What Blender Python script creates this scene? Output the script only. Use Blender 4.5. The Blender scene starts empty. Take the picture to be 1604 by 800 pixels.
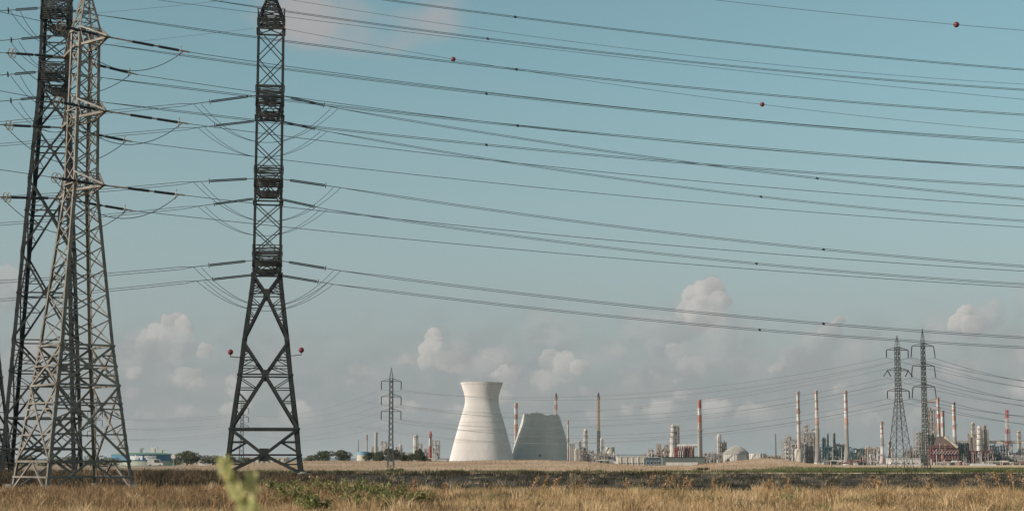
import bpy, bmesh, math, random
import numpy as np
from mathutils import Vector, Matrix
random.seed(7); np.random.seed(7)
S = bpy.context.scene
COL = S.collection
R = math.radians
HAZE = 5e-5

# ------------------------------------------------------------------ camera
F, CX, CY, H0 = 2700.0, 802.0, 400.0, 1.6
PITCH = math.atan(322.0 / F)
CP, SP = math.cos(PITCH), math.sin(PITCH)
cd = bpy.data.cameras.new('camera'); cam = bpy.data.objects.new('camera', cd); COL.objects.link(cam)
cam.location = (0, 0, H0); cam.rotation_euler = (R(90) + PITCH, 0, 0)
cd.sensor_width = 36; cd.lens = 36 * F / 1604; cd.clip_start = 0.5; cd.clip_end = 60000
cd.dof.use_dof = True; cd.dof.focus_distance = 260; cd.dof.aperture_fstop = 2.8
S.camera = cam
S.view_settings.view_transform = 'Standard'; S.view_settings.look = 'None'
S.view_settings.gamma = 1; S.view_settings.exposure = 0.0

# ------------------------------------------------------------------ sky and sun
SUN_EL, SUN_AZ = R(22), math.atan2(-0.90, -0.44)
SUN = Vector((math.sin(SUN_AZ) * math.cos(SUN_EL), math.cos(SUN_AZ) * math.cos(SUN_EL), math.sin(SUN_EL)))
ld = bpy.data.lights.new('sun', 'SUN'); ld.energy = 4.3; ld.angle = R(0.5); ld.color = (1, .92, .81)
lo = bpy.data.objects.new('sun', ld); COL.objects.link(lo); lo.rotation_euler = SUN.to_track_quat('Z', 'Y').to_euler()
lo.location = (-60, -40, 80)

W = bpy.data.worlds.new('World'); S.world = W; W.use_nodes = True
wn, wl = W.node_tree.nodes, W.node_tree.links
wn.clear()
def N(t, **kw):
    n = wn.new(t)
    for k, v in kw.items(): setattr(n, k, v)
    return n
def math_(op, a, b=None, clamp=False):
    n = N('ShaderNodeMath', operation=op, use_clamp=clamp)
    for i, v in enumerate((a, b)):
        if v is None: continue
        if isinstance(v, (int, float)): n.inputs[i].default_value = v
        else: wl.new(v, n.inputs[i])
    return n.outputs[0]
def maprange(v, a, b, c=0., d=1.):
    n = N('ShaderNodeMapRange', interpolation_type='SMOOTHSTEP')
    wl.new(v, n.inputs[0])
    for i, q in enumerate((a, b, c, d)): n.inputs[i + 1].default_value = q
    return n.outputs[0]
def mixc(f, a, b):
    n = N('ShaderNodeMix', data_type='RGBA')
    for s, v in ((0, f), (6, a), (7, b)):
        if isinstance(v, (int, float)): n.inputs[s].default_value = v
        elif isinstance(v, tuple): n.inputs[s].default_value = v + (1,)
        else: wl.new(v, n.inputs[s])
    return n.outputs[2]
sky = N('ShaderNodeTexSky', sky_type='NISHITA'); sky.sun_disc = False
sky.sun_elevation = SUN_EL; sky.sun_rotation = SUN_AZ % (2 * math.pi)
sky.altitude = 0; sky.air_density = 1.0; sky.dust_density = 2.0; sky.ozone_density = 1.4
tc = N('ShaderNodeTexCoord'); DIR = tc.outputs['Generated']
sep = N('ShaderNodeSeparateXYZ'); wl.new(DIR, sep.inputs[0]); EL = sep.outputs[2]
hsv = N('ShaderNodeHueSaturation'); wl.new(sky.outputs[0], hsv.inputs['Color'])
hsv.inputs['Hue'].default_value = .452; hsv.inputs['Saturation'].default_value = .95; hsv.inputs['Value'].default_value = 1.14
clear = hsv.outputs[0]
def noise(scale, detail, rough, offset=(0, 0, 0), stretch=(1, 1, 1)):
    m = N('ShaderNodeMapping'); wl.new(DIR, m.inputs[0])
    m.inputs['Location'].default_value = offset; m.inputs['Scale'].default_value = stretch
    n = N('ShaderNodeTexNoise'); wl.new(m.outputs[0], n.inputs['Vector'])
    n.inputs['Scale'].default_value = scale; n.inputs['Detail'].default_value = detail; n.inputs['Roughness'].default_value = rough
    return n.outputs[0]
def dirpx(x, y):
    a, b = (x - CX) / F, (CY - y) / F
    return Vector((a, CP - SP * b, SP + CP * b))
n_big = noise(9, 3, .5, (3.1, .7, 0), (1, 1, 2.0))
n_mid = noise(34, 7, .58, (1.3, 4.2, 0), (1, 1, 1.35))
# the same noise looked up a step towards the sun gives the clouds their lit and shaded sides
n_off = noise(34, 7, .58, (1.3 - .0075, 4.2 - .003, .0085), (1, 1, 1.35))
n_soft = noise(22, 4, .5, (7.3, 2.2, 1.0), (1, 1, 1.6))
# grey bank of far cloud low over the horizon
el_w = math_('ADD', EL, math_('MULTIPLY', math_('SUBTRACT', n_big, .5), .05))
el_w = math_('ADD', el_w, math_('MULTIPLY', math_('SUBTRACT', n_mid, .5), .062))
bank = maprange(el_w, .096, .030)
lit = maprange(math_('SUBTRACT', n_mid, n_off), -.10, .10)
tone_ = math_('ADD', math_('MULTIPLY', n_soft, .45), math_('MULTIPLY', lit, .42))
bank_c = mixc(tone_, (2.75, 3.10, 3.12), (3.55, 3.62, 3.55))
pale = math_('MULTIPLY', maprange(EL, .24, .05), .62)
clear = mixc(pale, clear, (3.45, 4.15, 4.42))
c1 = mixc(math_('MULTIPLY', bank, .86), clear, bank_c)
# heaped clouds standing in the bank: lobes (photo column, row, radius in photo pixels, opacity) with cauliflower edges
warp = N('ShaderNodeTexNoise'); wl.new(DIR, warp.inputs['Vector']); warp.inputs['Scale'].default_value = 120; warp.inputs['Detail'].default_value = 6; warp.inputs['Roughness'].default_value = .62
def vmath(op, a, b):
    n = N('ShaderNodeVectorMath', operation=op)
    for i, v in enumerate((a, b)):
        if isinstance(v, (tuple, Vector)): n.inputs[i].default_value = tuple(v)
        else: wl.new(v, n.inputs[i])
    return n
DW = vmath('ADD', DIR, vmath('MULTIPLY', vmath('SUBTRACT', warp.outputs['Color'], (.5, .5, .5)).outputs[0], (.0105, .0105, .0125)).outputs[0]).outputs[0]
lobes = [(1088, 466, 20, .95), (1112, 456, 23, 1.), (1127, 474, 17, .9), (1076, 488, 17, .8), (1102, 494, 32, .9), (1050, 524, 42, .55), (1135, 528, 40, .5), (1003, 512, 30, .45),
         (679, 531, 15, 1.), (672, 549, 17, .95), (664, 567, 12, .85), (687, 546, 11, .75), (725, 562, 30, .5), (768, 578, 26, .45),
         (268, 507, 18, .9), (287, 511, 15, .95), (250, 521, 18, .85), (236, 541, 24, .65), (276, 536, 30, .65), (322, 549, 13, .8), (205, 556, 32, .45),
         (860, 563, 16, .85), (884, 568, 20, .9), (906, 575, 14, .8), (848, 517, 30, .45), (884, 524, 24, .4),
         (1513, 489, 15, .95), (1504, 506, 17, .95), (1522, 513, 19, .9), (1548, 500, 22, .6), (1561, 481, 14, .6), (1470, 522, 26, .5),
         (1311, 506, 10, .85), (1300, 521, 17, .7), (1278, 541, 27, .5), (1342, 546, 22, .5), (4, 452, 36, .65), (1055, 548, 15, .7), (1640, 470, 40, .5)]
LD = Vector((-.72, 0, .69))
DL = vmath('DOT_PRODUCT', DW, LD).outputs['Value']
cmask = clit = None
for bx, by, rp, wt in lobes:
    d0 = dirpx(bx, by); rad = rp * 1.12 / F / d0.length; d0 = d0.normalized()
    ds = vmath('DISTANCE', DW, d0).outputs['Value']
    mk = math_('MULTIPLY', maprange(ds, rad * (1.1 if wt > .6 else 1.45), rad * (.80 if wt > .6 else .4), 0, wt), maprange(EL, d0.z - rad * 2.4, d0.z - rad * .3))
    ma = N('ShaderNodeMath', operation='MULTIPLY_ADD'); wl.new(DL, ma.inputs[0]); ma.inputs[1].default_value = .5 / rad; ma.inputs[2].default_value = .5 - .5 / rad * d0.dot(LD)
    lt = math_('MULTIPLY', mk, ma.outputs[0])
    cmask = mk if cmask is None else math_('MAXIMUM', cmask, mk); clit = lt if clit is None else math_('MAXIMUM', clit, lt)
# loose heaps of the same kind all round the horizon
for vs, wgt, e0, e1 in ((34, .95, .084, .052), (58, .85, .072, .046)):
    vo = N('ShaderNodeTexVoronoi', feature='F1'); vo.inputs['Scale'].default_value = vs; vo.inputs['Randomness'].default_value = 1.
    vst = vmath('MULTIPLY', DW, (1, 1, 1.5)).outputs[0]; wl.new(vst, vo.inputs['Vector'])
    cs_ = N('ShaderNodeSeparateColor'); wl.new(vo.outputs['Color'], cs_.inputs[0])
    mk = math_('MULTIPLY', maprange(vo.outputs['Distance'], .52, .26), maprange(cs_.outputs[0], .15, .75))
    mk = math_('MULTIPLY', math_('MULTIPLY', mk, wgt), math_('MULTIPLY', maprange(EL, e0, e1), maprange(EL, .008, .034)))
    lt = math_('MULTIPLY', mk, math_('ADD', .45, math_('MULTIPLY', vmath('DOT_PRODUCT', vmath('SUBTRACT', vst, vo.outputs['Position']).outputs[0], LD * vs * 1.0).outputs['Value'], 1.0)))
    cmask = math_('MAXIMUM', cmask, mk); clit = math_('MAXIMUM', clit, lt)
shade = math_('ADD', math_('MULTIPLY', clit, .85), math_('MULTIPLY', math_('SUBTRACT', lit, .5), .30), True)
puff_c = mixc(shade, (3.2, 3.3, 3.28), (6.1, 5.8, 5.5))
c2 = mixc(math_('MULTIPLY', cmask, .95), c1, puff_c)
# thin pink wisps high up
hi = None
for (bx, by), rad, wt in [((520, 18), .026, 1.), ((665, 32), .022, .9), ((720, 24), .018, .55), ((470, 40), .018, .6), ((590, 52), .022, .5), ((425, 5), .02, .5)]:
    d0 = dirpx(bx, by).normalized()
    vd = N('ShaderNodeVectorMath', operation='DISTANCE'); wl.new(DIR, vd.inputs[0]); vd.inputs[1].default_value = d0
    q = math_('MULTIPLY', maprange(vd.outputs['Value'], rad * 1.5, 0), wt)
    hi = q if hi is None else math_('ADD', hi, q)
hi = math_('ADD', math_('MULTIPLY', hi, .8), math_('MULTIPLY', math_('SUBTRACT', n_soft, .55), 1.5))
wisp = maprange(hi, .15, .95)
c3 = mixc(math_('MULTIPLY', wisp, .78), c2, (4.3, 3.95, 3.9))
bg = N('ShaderNodeBackground'); bg.inputs['Strength'].default_value = .1
wo = N('ShaderNodeOutputWorld'); wl.new(c3, bg.inputs[0]); wl.new(bg.outputs[0], wo.inputs[0])

# ------------------------------------------------------------------ helpers
def P(x, y, Y):
    d = dirpx(x, y); t = Y / d.y
    return Vector((d.x * t, Y, H0 + d.z * t))
def hit(x, y, q, n):
    d = dirpx(x, y); c = Vector((0, 0, H0)); t = n.dot(q - c) / n.dot(d)
    return c + d * t
def smooth(a, b, v):
    t = min(1, max(0, (v - a) / (b - a))); return t * t * (3 - 2 * t)
CREST = [(-900, 729), (0, 731), (200, 731), (300, 729), (420, 724), (480, 721.5), (700, 722), (760, 720.6), (840, 720), (900, 721.5), (960, 726), (1030, 730.5), (1075, 729), (1110, 725), (1160, 720.5),
         (1195, 717), (1215, 717.5), (1240, 722), (1280, 727), (1330, 730), (1420, 730.5), (2500, 730.5)]
def crest_y(px):
    for (a, ya), (b, yb) in zip(CREST, CREST[1:]):
        if px <= b: return ya + (yb - ya) * smooth(a, b, px)
    return CREST[-1][1]
ZF = -1.0
def gz(X, Y):
    if Y < 250: return 0.0
    px = CX + F * X / Y
    yc = crest_y(max(-899, min(2499, px)))
    zc = H0 - (yc - 722) / F * 520
    if Y < 520: return zc * smooth(250, 520, Y)
    return zc + (ZF - zc) * smooth(520, 820, Y)

def mat(name, col, rough=.7, metal=0., col2=None, scale=3., bump=0., detail=5., stretch=(1, 1, 1), lo=.35, hi=.65):
    m = bpy.data.materials.new(name); m.use_nodes = True
    n, l = m.node_tree.nodes, m.node_tree.links
    b = n['Principled BSDF']; b.inputs['Roughness'].default_value = rough; b.inputs['Diffuse Roughness'].default_value = 1.0 if rough >= .85 else .3; b.inputs['Specular IOR Level'].default_value = .2 if rough >= .85 else .4; b.inputs['Metallic'].default_value = metal
    b.inputs['Base Color'].default_value = col + (1,)
    if col2 or bump:
        g = n.new('ShaderNodeNewGeometry'); mp = n.new('ShaderNodeMapping'); mp.inputs['Scale'].default_value = stretch
        l.new(g.outputs['Position'], mp.inputs[0])
        t = n.new('ShaderNodeTexNoise'); t.inputs['Scale'].default_value = scale; t.inputs['Detail'].default_value = detail; t.inputs['Roughness'].default_value = .6
        l.new(mp.outputs[0], t.inputs['Vector'])
        if col2:
            r = n.new('ShaderNodeValToRGB'); r.color_ramp.elements[0].color = col + (1,); r.color_ramp.elements[1].color = col2 + (1,)
            r.color_ramp.elements[0].position = lo; r.color_ramp.elements[1].position = hi
            l.new(t.outputs[0], r.inputs[0]); l.new(r.outputs[0], b.inputs['Base Color'])
        if bump:
            bm = n.new('ShaderNodeBump'); bm.inputs['Strength'].default_value = bump; bm.inputs['Distance'].default_value = .1
            l.new(t.outputs[0], bm.inputs['Height']); l.new(bm.outputs[0], b.inputs['Normal'])
    return m
M = {
 'dark_steel': mat('dark_steel', (.017, .022, .020), .7, .05, (.038, .040, .035), 1.1),
 'pale_steel': mat('pale_steel', (.315, .30, .265), .6, .1, (.185, .16, .13), 1.6),
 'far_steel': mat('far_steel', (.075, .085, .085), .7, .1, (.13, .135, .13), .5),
 'insulator': mat('insulator', (.02, .022, .024), .35),
 'fitting': mat('fitting', (.30, .25, .20), .5, .3, (.16, .12, .09), 4),
 'wire': mat('wire', (.055, .065, .07), .6, .2),
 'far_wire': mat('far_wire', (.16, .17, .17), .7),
 'ball': mat('ball', (.22, .035, .035), .6, 0, (.14, .02, .025), 3),
 'concrete': mat('concrete', (.74, .71, .675), .95, 0, (.66, .63, .60), .05, .0, 8, (1, 1, .25)),
 'grey_concrete': mat('grey_concrete', (.43, .405, .37), .9, 0, (.34, .32, .29), .3, 0, 4, (1, 1, .3)),
 'white': mat('white', (.68, .655, .62), .6, 0, (.55, .52, .48), .35, 0, 6, (1, 1, .3)),
 'cream': mat('cream', (.60, .56, .47), .7, 0, (.50, .46, .38), .2),
 'red': mat('red', (.47, .10, .075), .65, 0, (.38, .09, .07), .3),
 'faded_red': mat('faded_red', (.48, .25, .20), .7, 0, (.38, .18, .14), .4),
 'orange': mat('orange', (.56, .32, .22), .7, 0, (.46, .26, .18), .3),
 'pink': mat('pink', (.50, .40, .375), .75, 0, (.42, .32, .30), .4),
 'tan_steel': mat('tan_steel', (.44, .33, .23), .7, 0, (.32, .23, .16), .5),
 'maroon': mat('maroon', (.115, .048, .052), .75, 0, (.17, .08, .075), .4),
 'brick_red': mat('brick_red', (.24, .075, .06), .75, 0, (.17, .05, .045), .5),
 'grey_steel': mat('grey_steel', (.26, .25, .23), .6, .1, (.40, .375, .34), .4),
 'rust_steel': mat('rust_steel', (.26, .20, .155), .7, .1, (.38, .33, .28), .4),
 'teal': mat('teal', (.035, .075, .08), .6, .05, (.05, .10, .11), .3),
 'dark': mat('dark', (.03, .035, .038), .6),
 'glass': mat('glass', (.05, .06, .065), .15),
 'blue': mat('blue', (.06, .19, .31), .55, 0, (.05, .15, .25), .5),
 'light_blue': mat('light_blue', (.17, .32, .40), .6),
 'green_roof': mat('green_roof', (.16, .27, .20), .6, 0, (.12, .21, .16), .3),
 'pale_green': mat('pale_green', (.48, .53, .42), .7, 0, (.42, .45, .36), .3),
 'lettering': mat('lettering', (.82, .82, .80), .6),
 'bark': mat('bark', (.10, .075, .05), .9, 0, (.06, .045, .03), 2),
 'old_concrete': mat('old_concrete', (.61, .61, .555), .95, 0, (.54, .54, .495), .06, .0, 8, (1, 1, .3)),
 'joint': mat('joint', (.53, .505, .475), .95),
 'hood': mat('hood', (.15, .115, .10), .8, 0, (.20, .155, .135), .3),
 'bunker': mat('bunker', (.10, .12, .105), .8, 0, (.14, .15, .13), .3),
 'stalk': mat('stalk', (.42, .29, .15), .9, 0, (.33, .22, .11), 6),
 'green_stem': mat('green_stem', (.22, .26, .08), .8),
}
def weather(name, strength, z_lifts=0.):
    m = M[name]; n, l = m.node_tree.nodes, m.node_tree.links; b = n['Principled BSDF']; src = b.inputs['Base Color'].links[0].from_socket
    g = n.new('ShaderNodeNewGeometry')
    def nz(sc, st, det):
        mp = n.new('ShaderNodeMapping'); mp.inputs['Scale'].default_value = st; l.new(g.outputs['Position'], mp.inputs[0])
        t = n.new('ShaderNodeTexNoise'); t.inputs['Scale'].default_value = sc; t.inputs['Detail'].default_value = det; l.new(mp.outputs[0], t.inputs['Vector']); return t.outputs[0]
    def mr(v, a, b_, c_, d_):
        q = n.new('ShaderNodeMapRange'); l.new(v, q.inputs[0])
        for i, x in enumerate((a, b_, c_, d_)): q.inputs[i + 1].default_value = x
        return q.outputs[0]
    # rain streaks (tall, narrow), stained lift bands (wide, low) and blotches
    cur = src
    for v, lo_, hi_ in ((nz(.55, (1, 1, .035), 5), .42, .72), (nz(.30, (.03, .03, 1), 3), .45, .75), (nz(.09, (1, 1, .6), 6), .40, .75)):
        mx = n.new('ShaderNodeMix'); mx.data_type = 'RGBA'; mx.blend_type = 'MULTIPLY'; mx.inputs[0].default_value = 1
        f = mr(v, lo_, hi_, 1, 1 - strength); cb = n.new('ShaderNodeCombineColor'); l.new(f, cb.inputs[0]); l.new(f, cb.inputs[1])
        f2 = mr(v, lo_, hi_, 1, 1 - strength * 1.15); l.new(f2, cb.inputs[2]); l.new(cur, mx.inputs[6]); l.new(cb.outputs[0], mx.inputs[7]); cur = mx.outputs[2]
    l.new(cur, b.inputs['Base Color'])
weather('concrete', .065); weather('old_concrete', .09); weather('grey_concrete', .22); weather('white', .16); weather('cream', .18); weather('pale_steel', .25)
def leafmat(name, a, b, c=None, trans=.25):
    m = bpy.data.materials.new(name); m.use_nodes = True
    n, l = m.node_tree.nodes, m.node_tree.links; p = n['Principled BSDF']; p.inputs['Roughness'].default_value = .85
    p.inputs['Specular IOR Level'].default_value = .15
    at = n.new('ShaderNodeAttribute'); at.attribute_name = 'tone'
    r = n.new('ShaderNodeValToRGB'); e = r.color_ramp.elements
    e[0].color = a + (1,); e[1].color = b + (1,)
    if c: q = e.new(.55); q.color = c + (1,)
    l.new(at.outputs['Fac'], r.inputs[0]); l.new(r.outputs[0], p.inputs['Base Color'])
    if trans:
        t = n.new('ShaderNodeBsdfTranslucent'); l.new(r.outputs[0], t.inputs[0])
        mx = n.new('ShaderNodeMixShader'); mx.inputs[0].default_value = trans
        l.new(p.outputs[0], mx.inputs[1]); l.new(t.outputs[0], mx.inputs[2]); l.new(mx.outputs[0], n['Material Output'].inputs[0])
    return m
M['leaf'] = leafmat('leaf', (.045, .058, .034), (.17, .175, .105), (.095, .108, .062))
M['olive_leaf'] = leafmat('olive_leaf', (.07, .075, .045), (.21, .205, .125), (.125, .128, .075))
M['weed_leaf'] = leafmat('weed_leaf', (.10, .125, .040), (.36, .34, .15), (.19, .21, .075))
M['near_leaf'] = leafmat('near_leaf', (.43, .43, .15), (.70, .66, .36), (.58, .56, .25), .4)
M['dry_blade'] = leafmat('dry_blade', (.27, .175, .088), (.66, .50, .30), (.52, .36, .19))
M['brown_blade'] = leafmat('brown_blade', (.07, .052, .032), (.50, .33, .18), (.27, .17, .09))
M['umber_blade'] = leafmat('umber_blade', (.035, .033, .022), (.30, .20, .12), (.11, .078, .05))
M['dark_blade'] = leafmat('dark_blade', (.034, .035, .024), (.42, .32, .20), (.070, .064, .042), .1)
M['green_blade'] = leafmat('green_blade', (.065, .085, .030), (.25, .23, .11), (.125, .145, .055))

def tag(o, label=None, cat=None, group=None, kind=None):
    if label:
        o['label'] = label
        if len(label.split()) > 16: print('LONG', label)
    if cat: o['category'] = cat
    if group: o['group'] = group
    if kind: o['kind'] = kind
    return o
ROOT = {}
def thing(name, loc, label, cat, group=None):
    o = bpy.data.objects.new(name, None); COL.objects.link(o); o.location = loc; o.empty_display_size = .5
    tag(o, label, cat, group); ROOT[o.name] = Vector(loc); return o
def root_loc(o):
    while o.parent: o = o.parent
    return ROOT.get(o.name, Vector(o.location))
BOXF = [(0, 1, 2, 3), (7, 6, 5, 4), (0, 4, 5, 1), (1, 5, 6, 2), (2, 6, 7, 3), (3, 7, 4, 0)]
class MB:
    def __init__(s): s.v = []; s.f = []; s.m = []; s.mi = 0
    def add(s, vs, fs):
        b = len(s.v); s.v += [Vector(q) for q in vs]
        for f in fs: s.f.append(tuple(i + b for i in f)); s.m.append(s.mi)
        return s
    def box(s, c, d):
        c = Vector(c); x, y, z = d[0] / 2, d[1] / 2, d[2] / 2
        return s.add([c + Vector(q) for q in ((-x, -y, -z), (-x, y, -z), (x, y, -z), (x, -y, -z), (-x, -y, z), (-x, y, z), (x, y, z), (x, -y, z))], BOXF)
    def frame(s, a, b, up=None):
        t = (b - a).normalized(); u = Vector(up) if up is not None else Vector((0, 0, 1))
        if abs(t.dot(u)) > .97: u = Vector((1, 0, 0))
        n = t.cross(u).normalized(); return t, n, n.cross(t)
    def bar(s, a, b, w, h=None, up=None):
        a, b = Vector(a), Vector(b); h = h or w
        t, n, u = s.frame(a, b, up); vs = []
        for p in (a, b):
            for i, j in ((-1, -1), (-1, 1), (1, 1), (1, -1)): vs.append(p + n * (i * w / 2) + u * (j * h / 2))
        return s.add(vs, BOXF)
    def angle(s, a, b, w, d1, d2, th=.02):
        # L-shaped steel angle: two flanges along d1 and d2 from the corner line a-b
        a, b, d1, d2 = Vector(a), Vector(b), Vector(d1), Vector(d2)
        for e, o in ((d1, d2), (d2, d1)):
            vs = []
            for p in (a, b):
                vs += [p, p + e * w, p + e * w + o * th, p + o * th]
            s.add(vs, BOXF)
        return s
    def tube(s, pts, r, n=5, r2=None):
        pts = [Vector(p) for p in pts]; b = len(s.v); k = len(pts)
        for i, p in enumerate(pts):
            a, c = pts[max(0, i - 1)], pts[min(k - 1, i + 1)]
            t, x, u = s.frame(a, c); rr = r if r2 is None else r + (r2 - r) * i / (k - 1)
            for j in range(n):
                q = 2 * math.pi * j / n; s.v.append(p + x * (math.cos(q) * rr) + u * (math.sin(q) * rr))
        for i in range(k - 1):
            for j in range(n):
                s.f.append((b + i * n + j, b + i * n + (j + 1) % n, b + (i + 1) * n + (j + 1) % n, b + (i + 1) * n + j)); s.m.append(s.mi)
        s.f.append(tuple(b + j for j in range(n))[::-1]); s.m.append(s.mi)
        s.f.append(tuple(b + (k - 1) * n + j for j in range(n))); s.m.append(s.mi)
        return s
    def lathe(s, a, b, prof, n=16, mats=None):
        # prof: (t along a-b in 0..1, radius); mats: one index per ring span
        a, b = Vector(a), Vector(b); t, x, u = s.frame(a, b, (0, 1, 0) if abs((b - a).normalized().z) > .9 else None)
        base = len(s.v); k = len(prof)
        for tt, r in prof:
            p = a.lerp(b, tt)
            for j in range(n):
                q = 2 * math.pi * j / n; s.v.append(p + x * (math.cos(q) * r) + u * (math.sin(q) * r))
        for i in range(k - 1):
            for j in range(n):
                s.f.append((base + i * n + j, base + i * n + (j + 1) % n, base + (i + 1) * n + (j + 1) % n, base + (i + 1) * n + j))
                s.m.append(mats[i] if mats else s.mi)
        s.f.append(tuple(base + j for j in range(n))[::-1]); s.m.append(mats[0] if mats else s.mi)
        s.f.append(tuple(base + (k - 1) * n + j for j in range(n))); s.m.append(mats[-1] if mats else s.mi)
        return s
    def ring(s, c, axis, rad, r, n=14, k=4):
        c, axis = Vector(c), Vector(axis).normalized(); t, x, u = s.frame(c, c + axis)
        b = len(s.v)
        for i in range(n):
            q = 2 * math.pi * i / n; o = x * math.cos(q) + u * math.sin(q)
            for j in range(k):
                w = 2 * math.pi * j / k; s.v.append(c + o * (rad + r * math.cos(w)) + t * (r * math.sin(w)))
        for i in range(n):
            for j in range(k):
                s.f.append((b + i * k + j, b + i * k + (j + 1) % k, b + ((i + 1) % n) * k + (j + 1) % k, b + ((i + 1) % n) * k + j)); s.m.append(s.mi)
        return s
    def build(s, name, m, parent=None, loc=None, smooth_=False):
        L = root_loc(parent) if parent else Vector(loc or (0, 0, 0))
        me = bpy.data.meshes.new(name); me.from_pydata([v - L for v in s.v], [], s.f)
        for q in (m if isinstance(m, (list, tuple)) else [m]): me.materials.append(M[q] if isinstance(q, str) else q)
        if isinstance(m, (list, tuple)): me.polygons.foreach_set('material_index', s.m)
        bm = bmesh.new(); bm.from_mesh(me); bmesh.ops.recalc_face_normals(bm, faces=bm.faces); bm.to_mesh(me); bm.free()
        if smooth_: me.polygons.foreach_set('use_smooth', [True] * len(me.polygons))
        o = bpy.data.objects.new(name, me); COL.objects.link(o)
        if parent: o.parent = parent
        else: o.location = L; ROOT[o.name] = L
        return o
def bar(name, a, b, w, m, parent, h=None, up=None): return MB().bar(a, b, w, h, up).build(name, m, parent)
def copy_tree(o, parent=None):
    c = o.copy(); COL.objects.link(c); c.parent = parent
    for ch in list(o.children): copy_tree(ch, c)
    if parent is None: ROOT[c.name] = ROOT.get(o.name, Vector(o.location)).copy()
    return c
def fsmooth(o, ang=40):
    o.data.polygons.foreach_set('use_smooth', [True] * len(o.data.polygons))
    try: o.data.set_sharp_from_angle(angle=R(ang))
    except Exception: pass
    return o

# ------------------------------------------------------------------ ground
def sheet(name, xs, ys, zf, m):
    v = [(x, y, zf(x, y)) for y in ys for x in xs]; n = len(xs)
    f = [(j * n + i, j * n + i + 1, (j + 1) * n + i + 1, (j + 1) * n + i) for j in range(len(ys) - 1) for i in range(n - 1)]
    me = bpy.data.meshes.new(name); me.from_pydata(v, [], f); me.materials.append(m)
    me.polygons.foreach_set('use_smooth', [True] * len(f))
    o = bpy.data.objects.new(name, me); COL.objects.link(o); o['kind'] = 'structure'; return o
def fan(name, ratios, ys, zf, m):
    # a sheet whose rows widen with distance, so that far rows stay as fine as near ones
    v = [(r * (y + 40), y, zf(r * (y + 40), y)) for y in ys for r in ratios]; n = len(ratios)
    f = [(j * n + i, j * n + i + 1, (j + 1) * n + i + 1, (j + 1) * n + i) for j in range(len(ys) - 1) for i in range(n - 1)]
    me = bpy.data.meshes.new(name); me.from_pydata(v, [], f); me.materials.append(m)
    me.polygons.foreach_set('use_smooth', [True] * len(f))
    o = bpy.data.objects.new(name, me); COL.objects.link(o); o['kind'] = 'structure'; return o
M['ground'] = mat('ground', (.27, .19, .125), .95, 0, (.37, .275, .185), .035, .3, 9, (1, .6, 1), .38, .62)
M['verge'] = mat('verge', (.24, .165, .09), .95, 0, (.40, .29, .16), .35, .4, 8)
M['dark_soil'] = mat('dark_soil', (.026, .023, .018), .95, 0, (.080, .062, .042), .22, .5, 9, (1, .35, 1), .42, .68)
M['track'] = mat('track', (.58, .47, .31), .95, 0, (.44, .36, .22), .25, .2, 6)
M['green_field'] = mat('green_field', (.075, .095, .035), .95, 0, (.17, .175, .08), .05, .3, 8, (1, .5, 1))
M['hill'] = mat('hill', (.10, .12, .12), .95, 0, (.13, .14, .13), .01)
rat = [-6 + i * .35 for i in range(16)] + [-.55 + i * .012 for i in range(92)] + [.65 + i * .35 for i in range(16)]
ys = [-30, -10, 5, 20, 40, 60, 80, 100, 130, 170, 210] + list(range(250, 840, 15)) + [900, 1000, 1200, 1600, 2200, 3200, 5000, 9000, 18000, 34000]
fan('ground', rat, ys, gz, M['ground'])
sheet('verge', [-70 + i * 5 for i in range(29)], [3 + i * 4.1 for i in range(24)], lambda x, y: .012, M['verge'])
rnd = random.Random(3)
def wob(x, k): return 1.6 * math.sin(x * .13 + k) + 1.1 * math.sin(x * .37 + 2 * k)
def strip(name, x0, x1, ya, yb, z, m, n=120, k=0.):
    v = []; f = []
    for i in range(n + 1):
        x = x0 + (x1 - x0) * i / n
        v += [(x, ya(x), z(x, ya(x))), (x, yb(x), z(x, yb(x)))]
    for i in range(n): f.append((2 * i, 2 * i + 2, 2 * i + 3, 2 * i + 1))
    me = bpy.data.meshes.new(name); me.from_pydata(v, [], f); me.materials.append(m)
    o = bpy.data.objects.new(name, me); COL.objects.link(o); o['kind'] = 'structure'; return o
strip('dark_field', -160, 180, lambda x: 86 + wob(x, 1.), lambda x: 226 + .8 * wob(x * .5, 2.), lambda x, y: .016, M['dark_soil'])
strip('dirt_track', -160, 180, lambda x: 230 + .5 * wob(x, 4.), lambda x: 245 + .4 * wob(x, 3.), lambda x, y: .02, M['track'])
def green_z(x, y): return gz(x, y) + .05
gxs = [i / 60 for i in range(61)]; gys = [249 + i * 6 for i in range(29)]
def green_edge(y): return (1120 + (y - 249) * 1.45 + 26 * math.sin(y * .33) + 14 * math.sin(y * .9) - CX) / F * y
vv = []; ff = []
for y in gys:
    for t in gxs:
        x = green_edge(y) + t * (260 - green_edge(y)); vv.append((x, y, green_z(x, y)))
for j in range(len(gys) - 1):
    for i in range(60): ff.append((j * 61 + i, j * 61 + i + 1, (j + 1) * 61 + i + 1, (j + 1) * 61 + i))
me = bpy.data.meshes.new('green_field'); me.from_pydata(vv, [], ff); me.materials.append(M['green_field'])
o = bpy.data.objects.new('green_field', me); COL.objects.link(o); o['kind'] = 'structure'
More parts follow.
